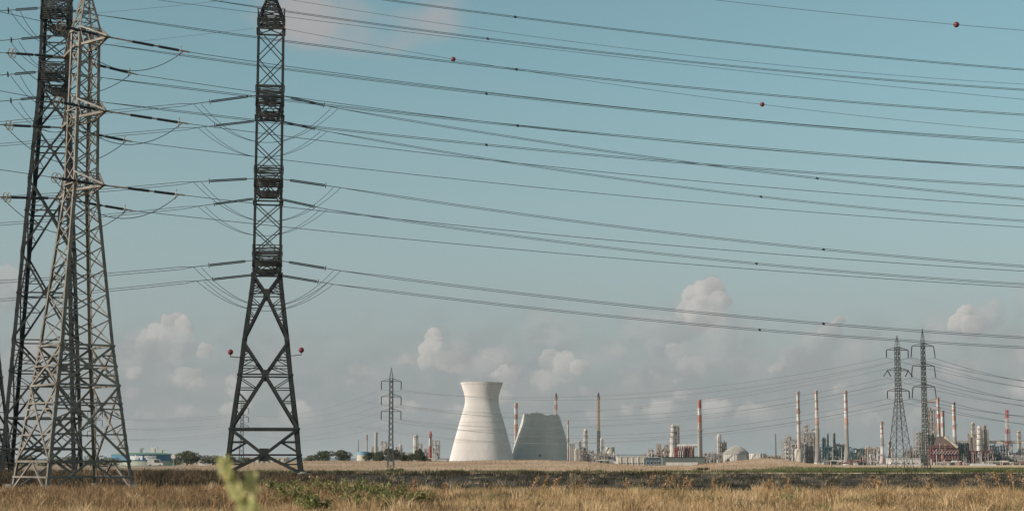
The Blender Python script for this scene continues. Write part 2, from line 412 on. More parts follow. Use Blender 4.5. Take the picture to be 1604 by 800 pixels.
# low far hills
mb = MB(); hv = []; 
for i in range(140):
    a = -1.3 + 2.6 * i / 139; d = 9000
    h = 26 + 30 * abs(math.sin(a * 7.3 + 1)) * abs(math.sin(a * 2.1 + .6)) + 10 * math.sin(a * 31)
    hv.append((a, h))
for k, (dist, sc) in enumerate(((8200, .0), (8800, .8), (9400, 1.), (10400, .6))):
    for a, h in hv: mb.v.append(Vector((math.sin(a) * dist, math.cos(a) * dist, ZF - 1 + h * sc * .75)))
for k in range(3):
    for i in range(139): mb.f.append((k * 140 + i, k * 140 + i + 1, (k + 1) * 140 + i + 1, (k + 1) * 140 + i)); mb.m.append(0)
o = mb.build('hills', 'hill', smooth_=True); o['kind'] = 'structure'

# ------------------------------------------------------------------ insulators
def insulator(parent, a, b, r, spans, rings=(), double=0., off=(0, 0, 1), ringr=.3):
    """a tension or suspension string from a to b: dark ribbed rods on the given spans, thin links between, arcing rings"""
    a, b = Vector(a), Vector(b); L = (b - a).length; offs = [Vector(off) * double, Vector(off) * -double] if double else [Vector((0, 0, 0))]
    mb = MB()
    for o_ in offs:
        for t0, t1 in spans:
            n = max(6, int(L * (t1 - t0) / (r * .45))); prof = []
            for i in range(n + 1): prof.append((i / n, r if i % 2 else r * .78))
            mb.lathe(a.lerp(b, t0) + o_, a.lerp(b, t1) + o_, prof, 7)
    s = mb.build('insulator_string', 'insulator', parent)
    prev = 0.; fm = 'insulator' if double else 'fitting'
    for t0, t1 in list(spans) + [(1., 1.)]:
        if t0 - prev > .01: MB().bar(a.lerp(b, prev), a.lerp(b, t0), r * .75, r * .9).build('link', fm, s)
        prev = t1
    if double:
        for t in (spans[0][0], spans[-1][1]): MB().bar(a.lerp(b, t) + offs[0], a.lerp(b, t) + offs[1], r * .6).build('yoke_plate', fm, s)
    for t in rings:
        MB().ring(a.lerp(b, t), b - a, ringr, .05 if double else .025).build('arcing_ring', fm, s)
    return s
def hang(a, b, sag, n=14):
    a, b = Vector(a), Vector(b)
    return [a.lerp(b, i / n) - Vector((0, 0, 4 * sag * (i / n) * (1 - i / n))) for i in range(n + 1)]

# ------------------------------------------------------------------ overhead lines
def wire(label, pts, q, d, twin=0., r=.04, spacers=(), m='wire', ext=.14, cat='power line', group=None, balls=()):
    """one phase: a parabola in the vertical plane through q along d, through three sighted points"""
    q, d = Vector((q[0], q[1], 0)), Vector((d[0], d[1], 0)).normalized(); n = Vector((-d.y, d.x, 0))
    hs = [hit(x, y, q, n) for x, y in pts]; ss = [(h - q).dot(d) for h in hs]; zs = [h.z for h in hs]
    co = np.polyfit(ss, zs, 2)
    at = lambda s_: Vector((q.x + d.x * s_, q.y + d.y * s_, float(np.polyval(co, s_))))
    s0, s1 = ss[0], ss[2] + (ss[2] - ss[0]) * ext
    path = [at(s0 + (s1 - s0) * i / 36) for i in range(37)]
    t = thing('power_line', path[0], label, cat, group)
    o1, o2 = n * (.5 * twin) + Vector((0, 0, twin * .32)), n * (-.5 * twin) - Vector((0, 0, twin * .32))
    if twin:
        # bundle starts from one clamp and spreads
        for o_ in (o1, o2): MB().tube([p + o_ * min(1, i / 2) for i, p in enumerate(path)], r, 4).build('conductor', m, t)
    else: MB().tube(path, r, 4).build('conductor', m, t)
    for sx in spacers:
        lo_, hi_ = s0, s1
        for _ in range(30):
            mid = (lo_ + hi_) / 2; p = at(mid)
            if CX + F * p.x / (p.y * CP + (p.z - H0) * SP) < sx: lo_ = mid
            else: hi_ = mid
        p = at(lo_); MB().box(p, (.30, .30, .10)).bar(p + o1 * 1.2, p + o2 * 1.2, .13).build('spacer', 'insulator', t)
    for bx, lab in balls:
        lo_, hi_ = s0, s1
        for _ in range(30):
            mid = (lo_ + hi_) / 2; p = at(mid)
            if CX + F * p.x / (p.y * CP + (p.z - H0) * SP) < bx: lo_ = mid
            else: hi_ = mid
        ball(at(lo_), .31, lab)
    return path
def ball_mesh(c, r):
    mb = MB(); c = Vector(c)
    prof = [(.5 - .5 * math.cos(math.pi * i / 10), max(.02, r * math.sin(math.pi * i / 10))) for i in range(11)]
    return mb.lathe(c - Vector((0, 0, r)), c + Vector((0, 0, r)), prof, 16)
def ball(c, r, label):
    t = thing('marker_ball', Vector(c), label, 'marker ball', 'red marker balls on the earth wires')
    fsmooth(ball_mesh(c, r).build('shell', 'ball', t), 60)
    MB().lathe(Vector(c) - Vector((0, 0, .03)), Vector(c) + Vector((0, 0, .03)), [(0, r * 1.03), (1, r * 1.03)], 16).build('seam', 'insulator', t)
    return t

# ------------------------------------------------------------------ lattice towers
def corners(c, u, v, hu, hv, z):
    return [Vector((c[0], c[1], z)) + u * (a * hu) + v * (b * hv) for a, b in ((-1, -1), (1, -1), (1, 1), (-1, 1))]
class Tower:
    def __init__(s, root, c, u, v, prof, m):
        s.root, s.c, s.m = root, c, m; s.u, s.v = Vector(u).normalized(), Vector(v).normalized(); s.prof = sorted(prof)
    def h(s, z):
        pr = s.prof
        if z <= pr[0][0]: return pr[0][1]
        for (a, ha), (b, hb) in zip(pr, pr[1:]):
            if z <= b: return ha + (hb - ha) * (z - a) / (b - a)
        return pr[-1][1]
    def cs(s, z): h = s.h(z); return corners(s.c, s.u, s.v, h, h, z)
    def legs(s, zs, w, th=.03):
        for k in range(4):
            mb = MB(); a_, b_ = ((-1, -1), (1, -1), (1, 1), (-1, 1))[k]
            for z0, z1 in zip(zs, zs[1:]): mb.angle(s.cs(z0)[k], s.cs(z1)[k], w if not callable(w) else w(z0), s.u * -a_, s.v * -b_, th)
            mb.build('leg', s.m, s.root)
    def xpanel(s, z0, z1, w, h=None):
        A, B = s.cs(z0), s.cs(z1)
        for k in range(4):
            j = (k + 1) % 4; nrm = (A[k] + A[j]) / 2 - Vector((s.c[0], s.c[1], z0)); nrm.z = 0; nrm.normalize()
            bar('diagonal', A[k] - nrm * .03, B[j] - nrm * .03, w, s.m, s.root, h or w * .4, nrm); bar('diagonal', A[j] - nrm * (.05 + w * .4), B[k] - nrm * (.05 + w * .4), w, s.m, s.root, h or w * .4, nrm)
    def ring(s, z, w, name='horizontal'):
        A = s.cs(z)
        for k in range(4): bar(name, A[k], A[(k + 1) % 4], w, s.m, s.root, w * .7)
    def kpanel(s, z0, zc, z1, w, w2, sub=3, gus=.5):
        """big X with its crossing at zc, a gusset plate there, and small redundant braces out to the legs"""
        A, C_, B = s.cs(z0), s.cs(zc), s.cs(z1)
        for k in range(4):
            j = (k + 1) % 4; mid = (C_[k] + C_[j]) / 2; nrm = mid - Vector((s.c[0], s.c[1], zc)); nrm.z = 0; nrm.normalize()
            for q in (A[k], A[j], B[k], B[j]): bar('diagonal', q, mid, w, s.m, s.root, w * .6, nrm)
            e = (C_[j] - C_[k]).normalized()
            mb = MB()
            mb.add([mid + e * (x * gus) + Vector((0, 0, y * gus)) + nrm * (zz * .05) for zz in (-1, 1) for x, y in ((-.5, -.7), (.5, -.7), (.5, .7), (-.5, .7))], BOXF); mb.build('gusset_plate', s.m, s.root)
            for tgt in (A, B):
                zt = z0 if tgt is A else z1
                for side in (k, j):
                    for i in range(1, sub + 1):
                        t = i / (sub + 1); zz = zt + (zc - zt) * t
                        pd = tgt[side].lerp(mid, t); pl = s.cs(zz)[side]
                        if (pd - pl).length > .25: bar('redundant_brace', pl, pd, w2, s.m, s.root, w2 * .6, nrm)
                        if i < sub + 1:
                            t2 = (i + .9) / (sub + 1)
                            if t2 < 1.02:
                                pl2 = s.cs(zt + (zc - zt) * min(1, t2))[side]
                                bar('redundant_brace', pd, pl2, w2 * .85, s.m, s.root, w2 * .5, nrm)
def footings(T, w=.9):
    for q in T.cs(.0):
        MB().lathe((q.x, q.y, -.2), (q.x, q.y, .38), [(0, w * .62), (.75, w * .55), (.8, w * .36), (1, w * .34)], 12).build('footing', 'grey_concrete', T.root)
def lattice_arm(T, sgn, z, hgt, L, tipw, w):
    """one crossarm: two lower and two upper chords tapering to the tip plus lacing (sub-parts)"""
    h = T.h(z); c = Vector((T.c[0], T.c[1], 0)); u, v = T.u, T.v * sgn
    base = [c + u * (a * h) + v * h + Vector((0, 0, z)) for a in (-1, 1)]
    top = [c + u * (a * T.h(z + hgt)) + v * T.h(z + hgt) + Vector((0, 0, z + hgt)) for a in (-1, 1)]
    tip = [c + u * (a * tipw) + v * L + Vector((0, 0, z)) for a in (-1, 1)]
    mb = MB()
    for i in (0, 1):
        mb.bar(base[i], tip[i], w, w); mb.bar(top[i], tip[i] + Vector((0, 0, .12)), w, w)
    mb.bar(tip[0], tip[1], w * 1.3)
    a = mb.build('crossarm', T.m, T.root)
    n = 5
    for i in range(n):
        t0, t1 = i / n, (i + 1) / n
        bl = [base[k].lerp(tip[k], t0) for k in (0, 1)]; bl1 = [base[k].lerp(tip[k], t1) for k in (0, 1)]
        tl = [top[k].lerp(tip[k], t0) for k in (0, 1)]; tl1 = [top[k].lerp(tip[k], t1) for k in (0, 1)]
        m2 = MB()
        m2.bar(bl[0], bl[1], w * .6); m2.bar(bl[0], bl1[1], w * .5); m2.bar(bl[1], bl1[0], w * .5)
        m2.bar(tl[0], tl[1], w * .6); m2.bar(tl[0], tl1[1], w * .5)
        for k in (0, 1):
            m2.bar(bl[k], tl[k], w * .5)
            if i < n - 1: m2.bar(bl1[k], tl[k], w * .5)
        m2.build('lacing', T.m, a)
    return tip

def mast_axis_z(x, y, Y): return P(x, y, Y).z

# ---- the dark pylon in the middle of the left half
Y2 = 210.0; s2 = Y2 / F / CP
C2 = P(413, 735, Y2); C2 = Vector((C2.x, Y2, 0))
view2 = Vector((C2.x, C2.y, 0)).normalized(); D2 = Vector((view2.y, -view2.x, 0))
z2 = lambda y: P(419, y, Y2).z
root = thing('lattice_pylon', C2, 'tall dark steel lattice pylon standing alone left of the cooling towers', 'pylon')
T2 = Tower(root, C2, D2, view2, [(-.3, 60 * s2), (z2(430), 22.4 * s2), (z2(50), 21.3 * s2)], 'dark_steel')
T2.legs([-.4, 3, z2(672), z2(535), z2(430)], lambda z: .42, .06); T2.legs([z2(430), z2(318), z2(185), z2(52), z2(34)], .30, .05)
for a, b in ((50, 95), (95, 140), (185, 226), (226, 267), (318, 358), (358, 398)): T2.xpanel(z2(b), z2(a), .12)
for a, b in ((140, 185), (267, 318), (398, 430)): T2.xpanel(z2(b), z2(a), .13)
T2.kpanel(z2(535), z2(462), z2(430), .28, .12, 3, .8); T2.kpanel(z2(672), z2(588), z2(535), .30, .12, 3, .8); T2.kpanel(0.1, z2(712), z2(672), .36, .17, 1, 1.1)
for y, w in ((672, .42), (588, .26), (712, .28), (462, .18), (430, .3), (398, .25), (318, .25), (267, .25), (185, .25), (140, .25), (50, .25)): T2.ring(z2(y), w)
# climbing pegs ladder rails seen inside the base
L2 = 7.6
arm_z2 = [P(419, y, Y2 - L2).z for y in (150, 280, 408)]
tips2 = []
for z in arm_z2:
    tips2.append((lattice_arm(T2, -1, z, 2.6, L2, T2.h(z) * .95, .16), lattice_arm(T2, 1, z, 2.6, L2, T2.h(z) * .55, .16)))
ze = P(419, -4, Y2 - 7).z
# earth wire crossarm at the top of the pylon
T2b = Tower(root, C2, D2, view2, [(z2(50), 21.3 * s2), (z2(34), 21.3 * s2), (ze + 1.2, 10 * s2), (ze + 3, 4 * s2)], 'dark_steel')
T2b.legs([z2(34), ze + 1.2, ze + 3], .22, .05)
T2b.xpanel(z2(50), z2(35), .13); T2b.xpanel(z2(35), z2(20), .13); T2b.xpanel(z2(20), ze + 1.2, .1)
T2b.ring(z2(20), .14); T2b.ring(z2(35), .16); T2b.ring(ze + 1.2, .14); T2b.ring(ze + 3, .12)
et = (lattice_arm(T2b, -1, ze, 1.2, 7.0, .45, .12), lattice_arm(T2, 1, ze - .3, 1.2, 7.0, 1.5, .14))
# red warning balls on short outriggers
for bx, by, sd in ((361, 551, -1), (472, 548, 1)):
    p = P(bx, by, Y2 - 5); a = T2.cs(p.z - .55)[0 if sd < 0 else 1]
    st = MB().bar(a, Vector((p.x, p.y, p.z - .55)), .09).bar(Vector((p.x, p.y, p.z - .6)), p, .07).build('outrigger', 'dark_steel', root)
    fsmooth(ball_mesh(p, .33).build('warning_ball', 'ball', st), 60)

# lines of that pylon
right2 = [(((530, 170), (1060, 252), (1604, 312)), (1280,), 'twin cable falling right from the top near arm of the middle dark pylon'),
          (((513, 206), (1060, 292), (1604, 346)), (1192,), 'twin cable from the top far arm of the middle dark pylon, clamp right of centre'),
          (((534, 294), (1060, 366), (1604, 417)), (1290,), 'twin cable from the middle near arm of the dark pylon sweeping right'),
          (((513, 328), (1060, 400), (1604, 445)), (1185,), 'twin cable from the middle far arm of the dark pylon sweeping right'),
          (((534, 424), (1060, 486), (1604, 528.6)), (1290,), 'twin cable from the lowest near arm of the dark pylon, passing over the white clouds'),
          (((522, 445), (1060, 505), (1604, 544)), (1190,), 'lowest twin cable in the sky, from the far bottom arm of the dark pylon')]
left2 = [(((303, 163), (165, 176), (0, 193)), 'twin cable running left from the top near arm of the middle dark pylon'),
         (((310, 200), (165, 213), (0, 227)), 'twin cable running left from the top far arm of the middle dark pylon'),
         (((303, 285), (165, 298), (0, 310)), 'twin cable running left from the middle near arm of the middle dark pylon'),
         (((310, 323), (160, 338), (0, 351)), 'twin cable running left from the middle far arm of the middle dark pylon'),
         (((303, 418), (165, 430), (0, 441)), 'twin cable running left from the lowest near arm of the middle dark pylon'),
         (((308, 440), (165, 455), (0, 470)), 'twin cable running left from the lowest far arm of the middle dark pylon')]
for i in range(6):
    lv, far = divmod(i, 2); tp = tips2[lv][far]
    q = (tp[0] + tp[1]) / 2
    pr = wire(right2[i][2], right2[i][0], q, D2, .38, .030, right2[i][1])
    pl = wire(left2[i][1], left2[i][0], q, -D2, .38, .030)
    insulator(root, tp[1], pr[0], .08, [(.13, .72)], (.74,), .085, (0, 0, 1), .28)
    insulator(root, tp[0], pl[0], .08, [(.13, .72)], (.74,), .085, (0, 0, 1), .28)
    for k, dx in ((0, .0), (1, .9)):
        j = MB().tube(hang(pr[0] - D2 * dx, pl[0] + D2 * dx, 4.4 if not far else 3.6, 20), .028, 4).build('jumper_cable', 'wire', root)
qe = [(t[0] + t[1]) / 2 for t in et]
wire('thin earth wire from the peak of the middle dark pylon, crossing the pink cloud', ((443, -2), (500, 7.5), (1604, 132)), qe[0], D2, 0, .022)
wire('thin earth wire with two red balls from the far peak arm of the dark pylon', ((444, 45), (710, 93), (1604, 206)), qe[1], D2, 0, .024,
     balls=((710, 'red marker ball high on the thin wire left of centre'), (1194, 'smaller dark red marker ball on the thin wire right of centre')))
wire('faint earth wire leaving the dark pylon peak to the left, near the top', ((395, -4), (297, 7), (160, 20)), qe[0], -D2, 0, .018, m='far_wire')
wire('faint earth wire leaving the dark pylon to the left, behind the pale pylon', ((396, 45), (300, 56), (165, 71)), qe[1], -D2, 0, .018, m='far_wire', ext=.3)

# ---- the dark pylon at the left edge
Y0 = 170.0; s0 = Y0 / F / CP
C0 = P(66, 735, Y0); C0 = Vector((C0.x, Y0, 0))
z0 = lambda y: P(72, y, Y0).z
footings(T2, 1.2)
root = thing('lattice_pylon', C0, 'tallest dark steel pylon at the left edge, running out of the top', 'pylon')
V0 = Vector((view2.x, view2.y, 0)); D0 = D2.copy()
T0 = Tower(root, C0, D0, V0, [(-.3, 57 * s0), (z0(130), 22.5 * s0), (z0(-160), 21 * s0)], 'dark_steel')
pn = [(130, 165, 198), (198, 235, 284), (284, 334, 398), (398, 462, 535), (535, 583, 655)]
T0.legs([-.4, z0(655), z0(535), z0(398), z0(284), z0(130)], lambda z: .36, .05); T0.legs([z0(130), z0(20), z0(-80), z0(-160)], .30, .05)
for i, (a, c, b) in enumerate(pn): T0.kpanel(z0(b), z0(c), z0(a), .19, .085, 2 if i > 1 else 1, .42); T0.ring(z0(c), .18)
T0.kpanel(.1, z0(703), z0(655), .2, .09, 1, .42); T0.ring(z0(703), .28); T0.ring(z0(655), .2); T0.ring(z0(535), .16)
for a, b in ((-160, -120), (-120, -80), (-80, -40), (-40, -5), (-5, 30), (30, 62), (62, 96), (96, 130)): T0.xpanel(z0(b), z0(a), .11)
for y in (130, 96, 62, 30, -5, -40, -80, -120): T0.ring(z0(y), .15)
L0 = 5.6; arms0 = [P(82, y, Y0 - L0).z for y in (-85, 13, 113)]; tips0 = []
for z in arms0: tips0.append((lattice_arm(T0, -1, z, 2.0, L0, T0.h(z) * .55, .13), lattice_arm(T0, 1, z, 2.0, L0, T0.h(z) * .45, .13)))
peak = MB()
for q in T0.cs(z0(-160)): peak.bar(q, Vector((C0.x, C0.y, z0(-210))), .2)
peak.build('peak', 'dark_steel', root)
lines0 = [(((330, -40), (807, 27), (1604, 109.5)), (807,), 'highest twin cable, crossing the upper sky from the top edge to the right'),
          (((327, 0), (764, 61), (1604, 141)), (764,), 'second highest twin cable, leaving the top edge behind the middle pylon peak'),
          (((155, 24), (809, 109), (1604, 180)), (809,), 'third twin cable from the top, just under the left red ball'),
          (((160, 69), (762, 147), (1604, 223)), (762,), 'fourth twin cable from the top, from the far side of the left dark pylon'),
          (((160, 122), (811, 197), (1604, 264)), (811,), 'fifth twin cable from the top, from the lowest near arm of the left pylon'),
          (((160, 160), (762, 227), (1604, 292)), (762,), 'sixth twin cable from the top, from the lowest far arm of the left pylon')]
lefts0 = [None, None, ((0, 17.5), 'twin cable reaching the left edge highest, off the left dark pylon'), ((0, 64), 'twin cable reaching the left edge second, off the left dark pylon'),
          ((0, 118), 'twin cable reaching the left edge third, off the left dark pylon'), ((0, 159), 'twin cable reaching the left edge fourth, off the left dark pylon')]
for i in range(6):
    lv, far = divmod(i, 2); tp = tips0[lv][far]; q = (tp[0] + tp[1]) / 2
    pr = wire(lines0[i][2], lines0[i][0], q, D0, .34, .028, lines0[i][1])
    if lv: insulator(root, tp[1], pr[0], .07, [(.15, .75)], (.78,), .075, (0, 0, 1), .26)
    if lefts0[i]:
        n_ = Vector((-D0.y, D0.x, 0)); (ex, ey), lab = lefts0[i]
        e = hit(ex, ey, q, n_); insulator(root, tp[0], e, .07, [(.1, .62)], (.8,), .075, (0, 0, 1), .26)
        far_ = e - D0 * 60 - Vector((0, 0, 4)); t = thing('power_line', e, lab, 'power line')
        for k in (-1, 1): MB().tube([p + Vector((0, 0, .13 * k)) for p in hang(e, far_, 1, 10)], .034, 4).build('conductor', 'wire', t)
        for dx in (0., .9): MB().tube(hang(e + D0 * (1 + dx), pr[0] - D0 * dx, 3.2, 18), .028, 4).build('jumper_cable', 'wire', root)
wire('thin earth wire in the top right corner carrying a red ball', ((1117, 0), (1350, 25), (1604, 48)), Vector((C0.x, C0.y, 0)) - V0 * 4, D0, 0, .022, ext=.4,
     balls=((1498, 'red marker ball in the top right corner'),))

footings(T0, 1.1)
# ---- a further dark pylon outside the left edge: only its right legs reach into the picture
Y9 = 205.0; s9 = Y9 / F / CP; C9 = P(-52, 735, Y9); C9 = Vector((C9.x, Y9, 0)); z9 = lambda y: P(-40, y, Y9).z
root = thing('lattice_pylon', C9, 'dark steel pylon almost wholly beyond the left edge, one slanting leg in view', 'pylon')
T9 = Tower(root, C9, D2, view2, [(-.3, 62 * s9), (z9(430), 23 * s9), (z9(150), 21 * s9)], 'dark_steel')
T9.legs([-.4, z9(672), z9(535), z9(430), z9(150)], .36, .05)
T9.kpanel(z9(535), z9(462), z9(430), .26, .1, 2, .6); T9.kpanel(z9(672), z9(588), z9(535), .26, .1, 2, .6); T9.kpanel(.1, z9(712), z9(672), .28, .12, 2, .6)
for a, b in ((150, 197), (197, 244), (244, 290), (290, 336), (336, 383), (383, 430)): T9.xpanel(z9(b), z9(a), .12)
for y in (672, 588, 712, 430, 290, 150): T9.ring(z9(y), .22)

# ---- the pale pylon in front of it
Y1 = 94.0; s1 = Y1 / F / CP
C1 = P(113, 760, Y1); C1 = Vector((C1.x, Y1, 0))
view1 = Vector((C1.x, C1.y, 0)).normalized(); rt1 = Vector((view1.y, -view1.x, 0)); FI = R(23)
E2 = rt1 * math.cos(FI) + view1 * math.sin(FI)          # along the right face
E1 = rt1 * math.sin(FI) - view1 * math.cos(FI)          # along the crossarms, towards the viewer
z1 = lambda y: P(128, y, Y1).z
root = thing('lattice_pylon', C1, 'pale galvanised lattice pylon with sunlit edges in front of the dark left pylon', 'pylon')
K = 2 * math.sin(FI + R(45)) / math.sqrt(2)             # apparent half width of a square of half side 1
T1 = Tower(root, C1, E2, -E1, [(-.3, 94 * s1 / K), (z1(542), 57 * s1 / K), (z1(300), 27 * s1 / K), (z1(50), 23 * s1 / K)], 'pale_steel')
T1.legs([-.3, z1(722), z1(604), z1(542), z1(444), z1(300)], .185, .03); T1.legs([z1(300), z1(175), z1(50)], .17, .025)
bd = [50, 80, 112, 143, 174, 203, 232, 261, 290, 320, 352, 386, 422, 460, 500, 542]
for a, b in zip(bd, bd[1:]): T1.xpanel(z1(b), z1(a), .068)
T1.kpanel(z1(604), z1(574), z1(542), .125, .08, 1, .2); T1.kpanel(z1(722), z1(660), z1(604), .125, .08, 2, .25)
for y, w in ((50, .12), (174, .11), (290, .11), (542, .15), (574, .12), (604, .15), (632, .11), (722, .16), (746, .12)): T1.ring(z1(y), w)
A, B = T1.cs(-.1), T1.cs(z1(722))
for k in range(4):
    j = (k + 1) % 4; mid = (B[k] + B[j]) / 2
    bar('diagonal', mid, A[k], .1, 'pale_steel', root); bar('diagonal', mid, A[j], .1, 'pale_steel', root)
    for a_, b_ in ((A[k], B[k]), (A[j], B[j])): bar('redundant_brace', a_.lerp(b_, .5), a_.lerp(mid, .5), .065, 'pale_steel', root)
top = z1(-20)
pk = MB(); 
for q in T1.cs(z1(50)): bar('peak_leg', q, Vector((C1.x, C1.y, top)) + (q - Vector((C1.x, C1.y, q.z))) * .12, .09, 'pale_steel', root)
for t0, t1 in ((0, .25), (.25, .5), (.5, .72), (.72, .9)):
    B0 = T1.cs(z1(50)); ap = [Vector((C1.x, C1.y, top)) + (q - Vector((C1.x, C1.y, q.z))) * .12 for q in B0]
    for k in range(4):
        j = (k + 1) % 4; bar('peak_brace', B0[k].lerp(ap[k], t0), B0[j].lerp(ap[j], t1), .05, 'pale_steel', root); bar('peak_brace', B0[k].lerp(ap[k], t1), B0[j].lerp(ap[j], t1), .05, 'pale_steel', root)
footings(T1, .8)
LA = 2.95
DR = Vector((.97, .24, 0)).normalized(); DL = Vector((-.80, -.60, 0)).normalized()
rights1 = [(((297, 82), (500, 111), (1604, 219)), ((215, 117), (500, 158), (1604, 262))), (((295, 194), (500, 220), (1604, 323)), ((207, 222), (500, 257), (1604, 356))),
           (((290, 306), (500, 330), (1604, 424.5)), ((208, 330), (500, 361), (1604, 450)))]
lab1 = [('single cable from the top near arm of the pale pylon', 'single cable from the top far arm of the pale pylon'), ('single cable from the middle near arm of the pale pylon', 'single cable from the middle far arm of the pale pylon'),
        ('single cable from the lowest near arm of the pale pylon', 'single cable from the lowest far arm of the pale pylon')]
for lv, (yr, yl) in enumerate(((58, 91), (174, 203), (290, 313))):
    near = Vector((C1.x, C1.y, 0)) + E1 * LA; near.z = P(178, yr, near.y).z
    farp = Vector((C1.x, C1.y, 0)) - E1 * LA; farp.z = near.z
    zc = near.z; h = T1.h(zc); cc = Vector((C1.x, C1.y, zc))
    arm = MB()
    for sg, tip in ((1, near), (-1, farp)):
        for a in (-1, 1):
            arm.bar(cc + E2 * (a * h) + E1 * (sg * h * -.2), tip, .11, .13); arm.bar(cc + E2 * (a * h) + E1 * (sg * h) + Vector((0, 0, 1.0)), tip + Vector((0, 0, .08)), .08)
    arm = arm.build('crossarm', 'pale_steel', root)
    for sg, tip in ((1, near), (-1, farp)):
        for t in (.0, .25, .5, .75):
            b0, b1 = [(cc + E2 * (a * h)).lerp(tip, .3 + .7 * t) for a in (-1, 1)]; bt = [(cc + E2 * (a * h) + E1 * (sg * h) + Vector((0, 0, 1.0))).lerp(tip, t) for a in (-1, 1)]
            mb = MB().bar(b0, b1, .05).bar(bt[0], bt[1], .05).bar(b0, bt[0], .045).bar(b1, bt[1], .045).bar(b0, bt[1], .04); mb.build('lacing', 'pale_steel', arm)
        MB().ring(tip, Vector((0, 0, 1)), .13, .05).build('tip_shackle', 'fitting', arm)
    n_ = Vector((-DR.y, DR.x, 0))
    for k, tip in enumerate((near, farp)):
        pr = wire(lab1[lv][k] + ', descending to the right edge', rights1[lv][k], tip, DR, 0, .0165)
        insulator(root, tip, pr[0], .085, [(.30, .56), (.62, .87)] if not k else [(.32, .57), (.62, .87)], (.885,), 0, (0, 0, 1), .26)
        # left-going string and its line
        le = tip + DL * 3.4 + Vector((0, 0, -.25)) if k else tip + Vector((-.62, -.78, 0)).normalized() * 3.4
        insulator(root, tip, le, .085, [(.2, .5), (.54, .84)], (.86, .93), 0, (0, 0, 1), .26)
        t = thing('power_line', le, lab1[lv][k] + ', leaving over the left edge', 'power line')
        MB().tube(hang(le, le + (le - tip).normalized() * 46 + Vector((0, 0, 1.5)), .5, 12), .016, 4).build('conductor', 'wire', t)
        MB().tube(hang(pr[0] - DR * .35, le + (tip - le) * .02, 1.7, 18), .02, 4).build('jumper_cable', 'wire', root)
    if lv == 2: insulator(root, farp, farp - Vector((0, 0, 2.6)), .085, [(.15, .5), (.55, .95)], (), 0, (0, 0, 1), .26)
wire('thin earth wire from the peak of the pale pylon, across the whole upper sky', ((245, 0), (444, 26), (1604, 156)), (C1.x, C1.y), DR, 0, .012)

# ------------------------------------------------------------------ farther pylons
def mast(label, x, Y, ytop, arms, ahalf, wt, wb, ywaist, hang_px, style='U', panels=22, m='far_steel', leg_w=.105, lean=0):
    base = P(x, 722, Y); bz = gz(base.x, Y) - .3; c = Vector((base.x, Y, bz)); s = Y / F / CP
    z = lambda y: P(x, y, Y).z
    r = thing('lattice_pylon', c, label, 'pylon', 'small three-armed pylons across the fields')
    vw = Vector((c.x, c.y, 0)).normalized(); a_ = R(14); u = Vector((math.cos(a_), math.sin(a_), 0)); v = Vector((-u.y, u.x, 0))
    T = Tower(r, c, u, v, [(bz, wb * s / 2), (z(ywaist), wt * s / 2), (z(arms[0] - 2), wt * s / 2 * .8)], m)
    ztop = z(arms[0] - 2)
    T.legs([bz, z(ywaist), ztop], leg_w, .03)
    lat = MB(); zz = bz; 
    zs = [bz]
    while zs[-1] < ztop - .2: zs.append(min(ztop, zs[-1] + max(.9 * s * 9, T.h(zs[-1]) * 1.7)))
    for q0, q1 in zip(zs, zs[1:]):
        A, B = T.cs(q0), T.cs(q1)
        for k in range(4):
            j = (k + 1) % 4; lat.bar(A[k], B[j], leg_w * .5); lat.bar(A[j], B[k], leg_w * .5)
            if q0 > bz + .1 and T.h(q0) > 12 * s * .5 * 1.2: lat.bar(A[k], A[j], leg_w * .4)
    lat.build('bracing', m, r)['kind'] = 'stuff'
    pk = MB(); 
    for q in T.cs(ztop): pk.bar(q, Vector((c.x, c.y, z(ytop))), leg_w * .7)
    for t in (.2, .4, .6):
        A = [q.lerp(Vector((c.x, c.y, z(ytop))), t) for q in T.cs(ztop)]
        for k in range(4): pk.bar(A[k], A[(k + 1) % 4], leg_w * .4)
    pk.build('peak', m, r)
    tips = []
    for y in arms:
        za = z(y + 3); L = ahalf * s; ab = MB(); cc = Vector((c.x, c.y, za)); h = T.h(za)
        for sg in (-1, 1):
            tip = cc + u * (sg * L)
            for w_ in (-1, 1):
                ab.bar(cc + v * (w_ * h), tip, leg_w * .8); ab.bar(cc + v * (w_ * h) + Vector((0, 0, 5 * s)), tip + Vector((0, 0, .05)), leg_w * .6)
            for t in (.35, .65): ab.bar(cc.lerp(tip, t), (cc + Vector((0, 0, 5 * s))).lerp(tip, t), leg_w * .4)
            bot = tip - Vector((0, 0, hang_px * s))
            tips.append((sg, tip, bot))
        ab.build('crossarm', m, r)
        for sg, tip, bot in tips[-2:]:
            if style == 'V' and y == arms[1]:
                for e in (-6, 7): insulator(r, tip - u * (sg * 1 * s), tip + u * (e * s) - Vector((0, 0, hang_px * .8 * s)), .09, [(.05, .95)], ringr=.3)
            elif style == 'S':
                insulator(r, tip, bot + u * (sg * 2.2 * s), .10, [(.05, .95)], ringr=.3)
            else: insulator(r, tip, bot, .10, [(.05, .95)], ringr=.3)
    return tips
F1 = mast('slim three-armed pylon left of the standing cooling tower', 612, 330, 575, [594, 618, 641], 15.5, 6.5, 11, 690, 13)
F2 = mast('wide-based three-armed pylon, nearer the centre of the right-hand pair', 1410, 285, 525, [545, 577, 609], 18.5, 8, 32, 620, 12, 'V')
F3 = mast('taller slim pylon, right one of the pair by the maroon furnace', 1450.5, 290, 514, [539, 570, 603], 18.5, 6.5, 11, 640, 18, 'S')
F4 = mast('distant pylon seen through the legs of the middle dark pylon', 378, 520, 618, [636, 650, 664], 10, 5, 9, 690, 8, m='far_steel', leg_w=.12)
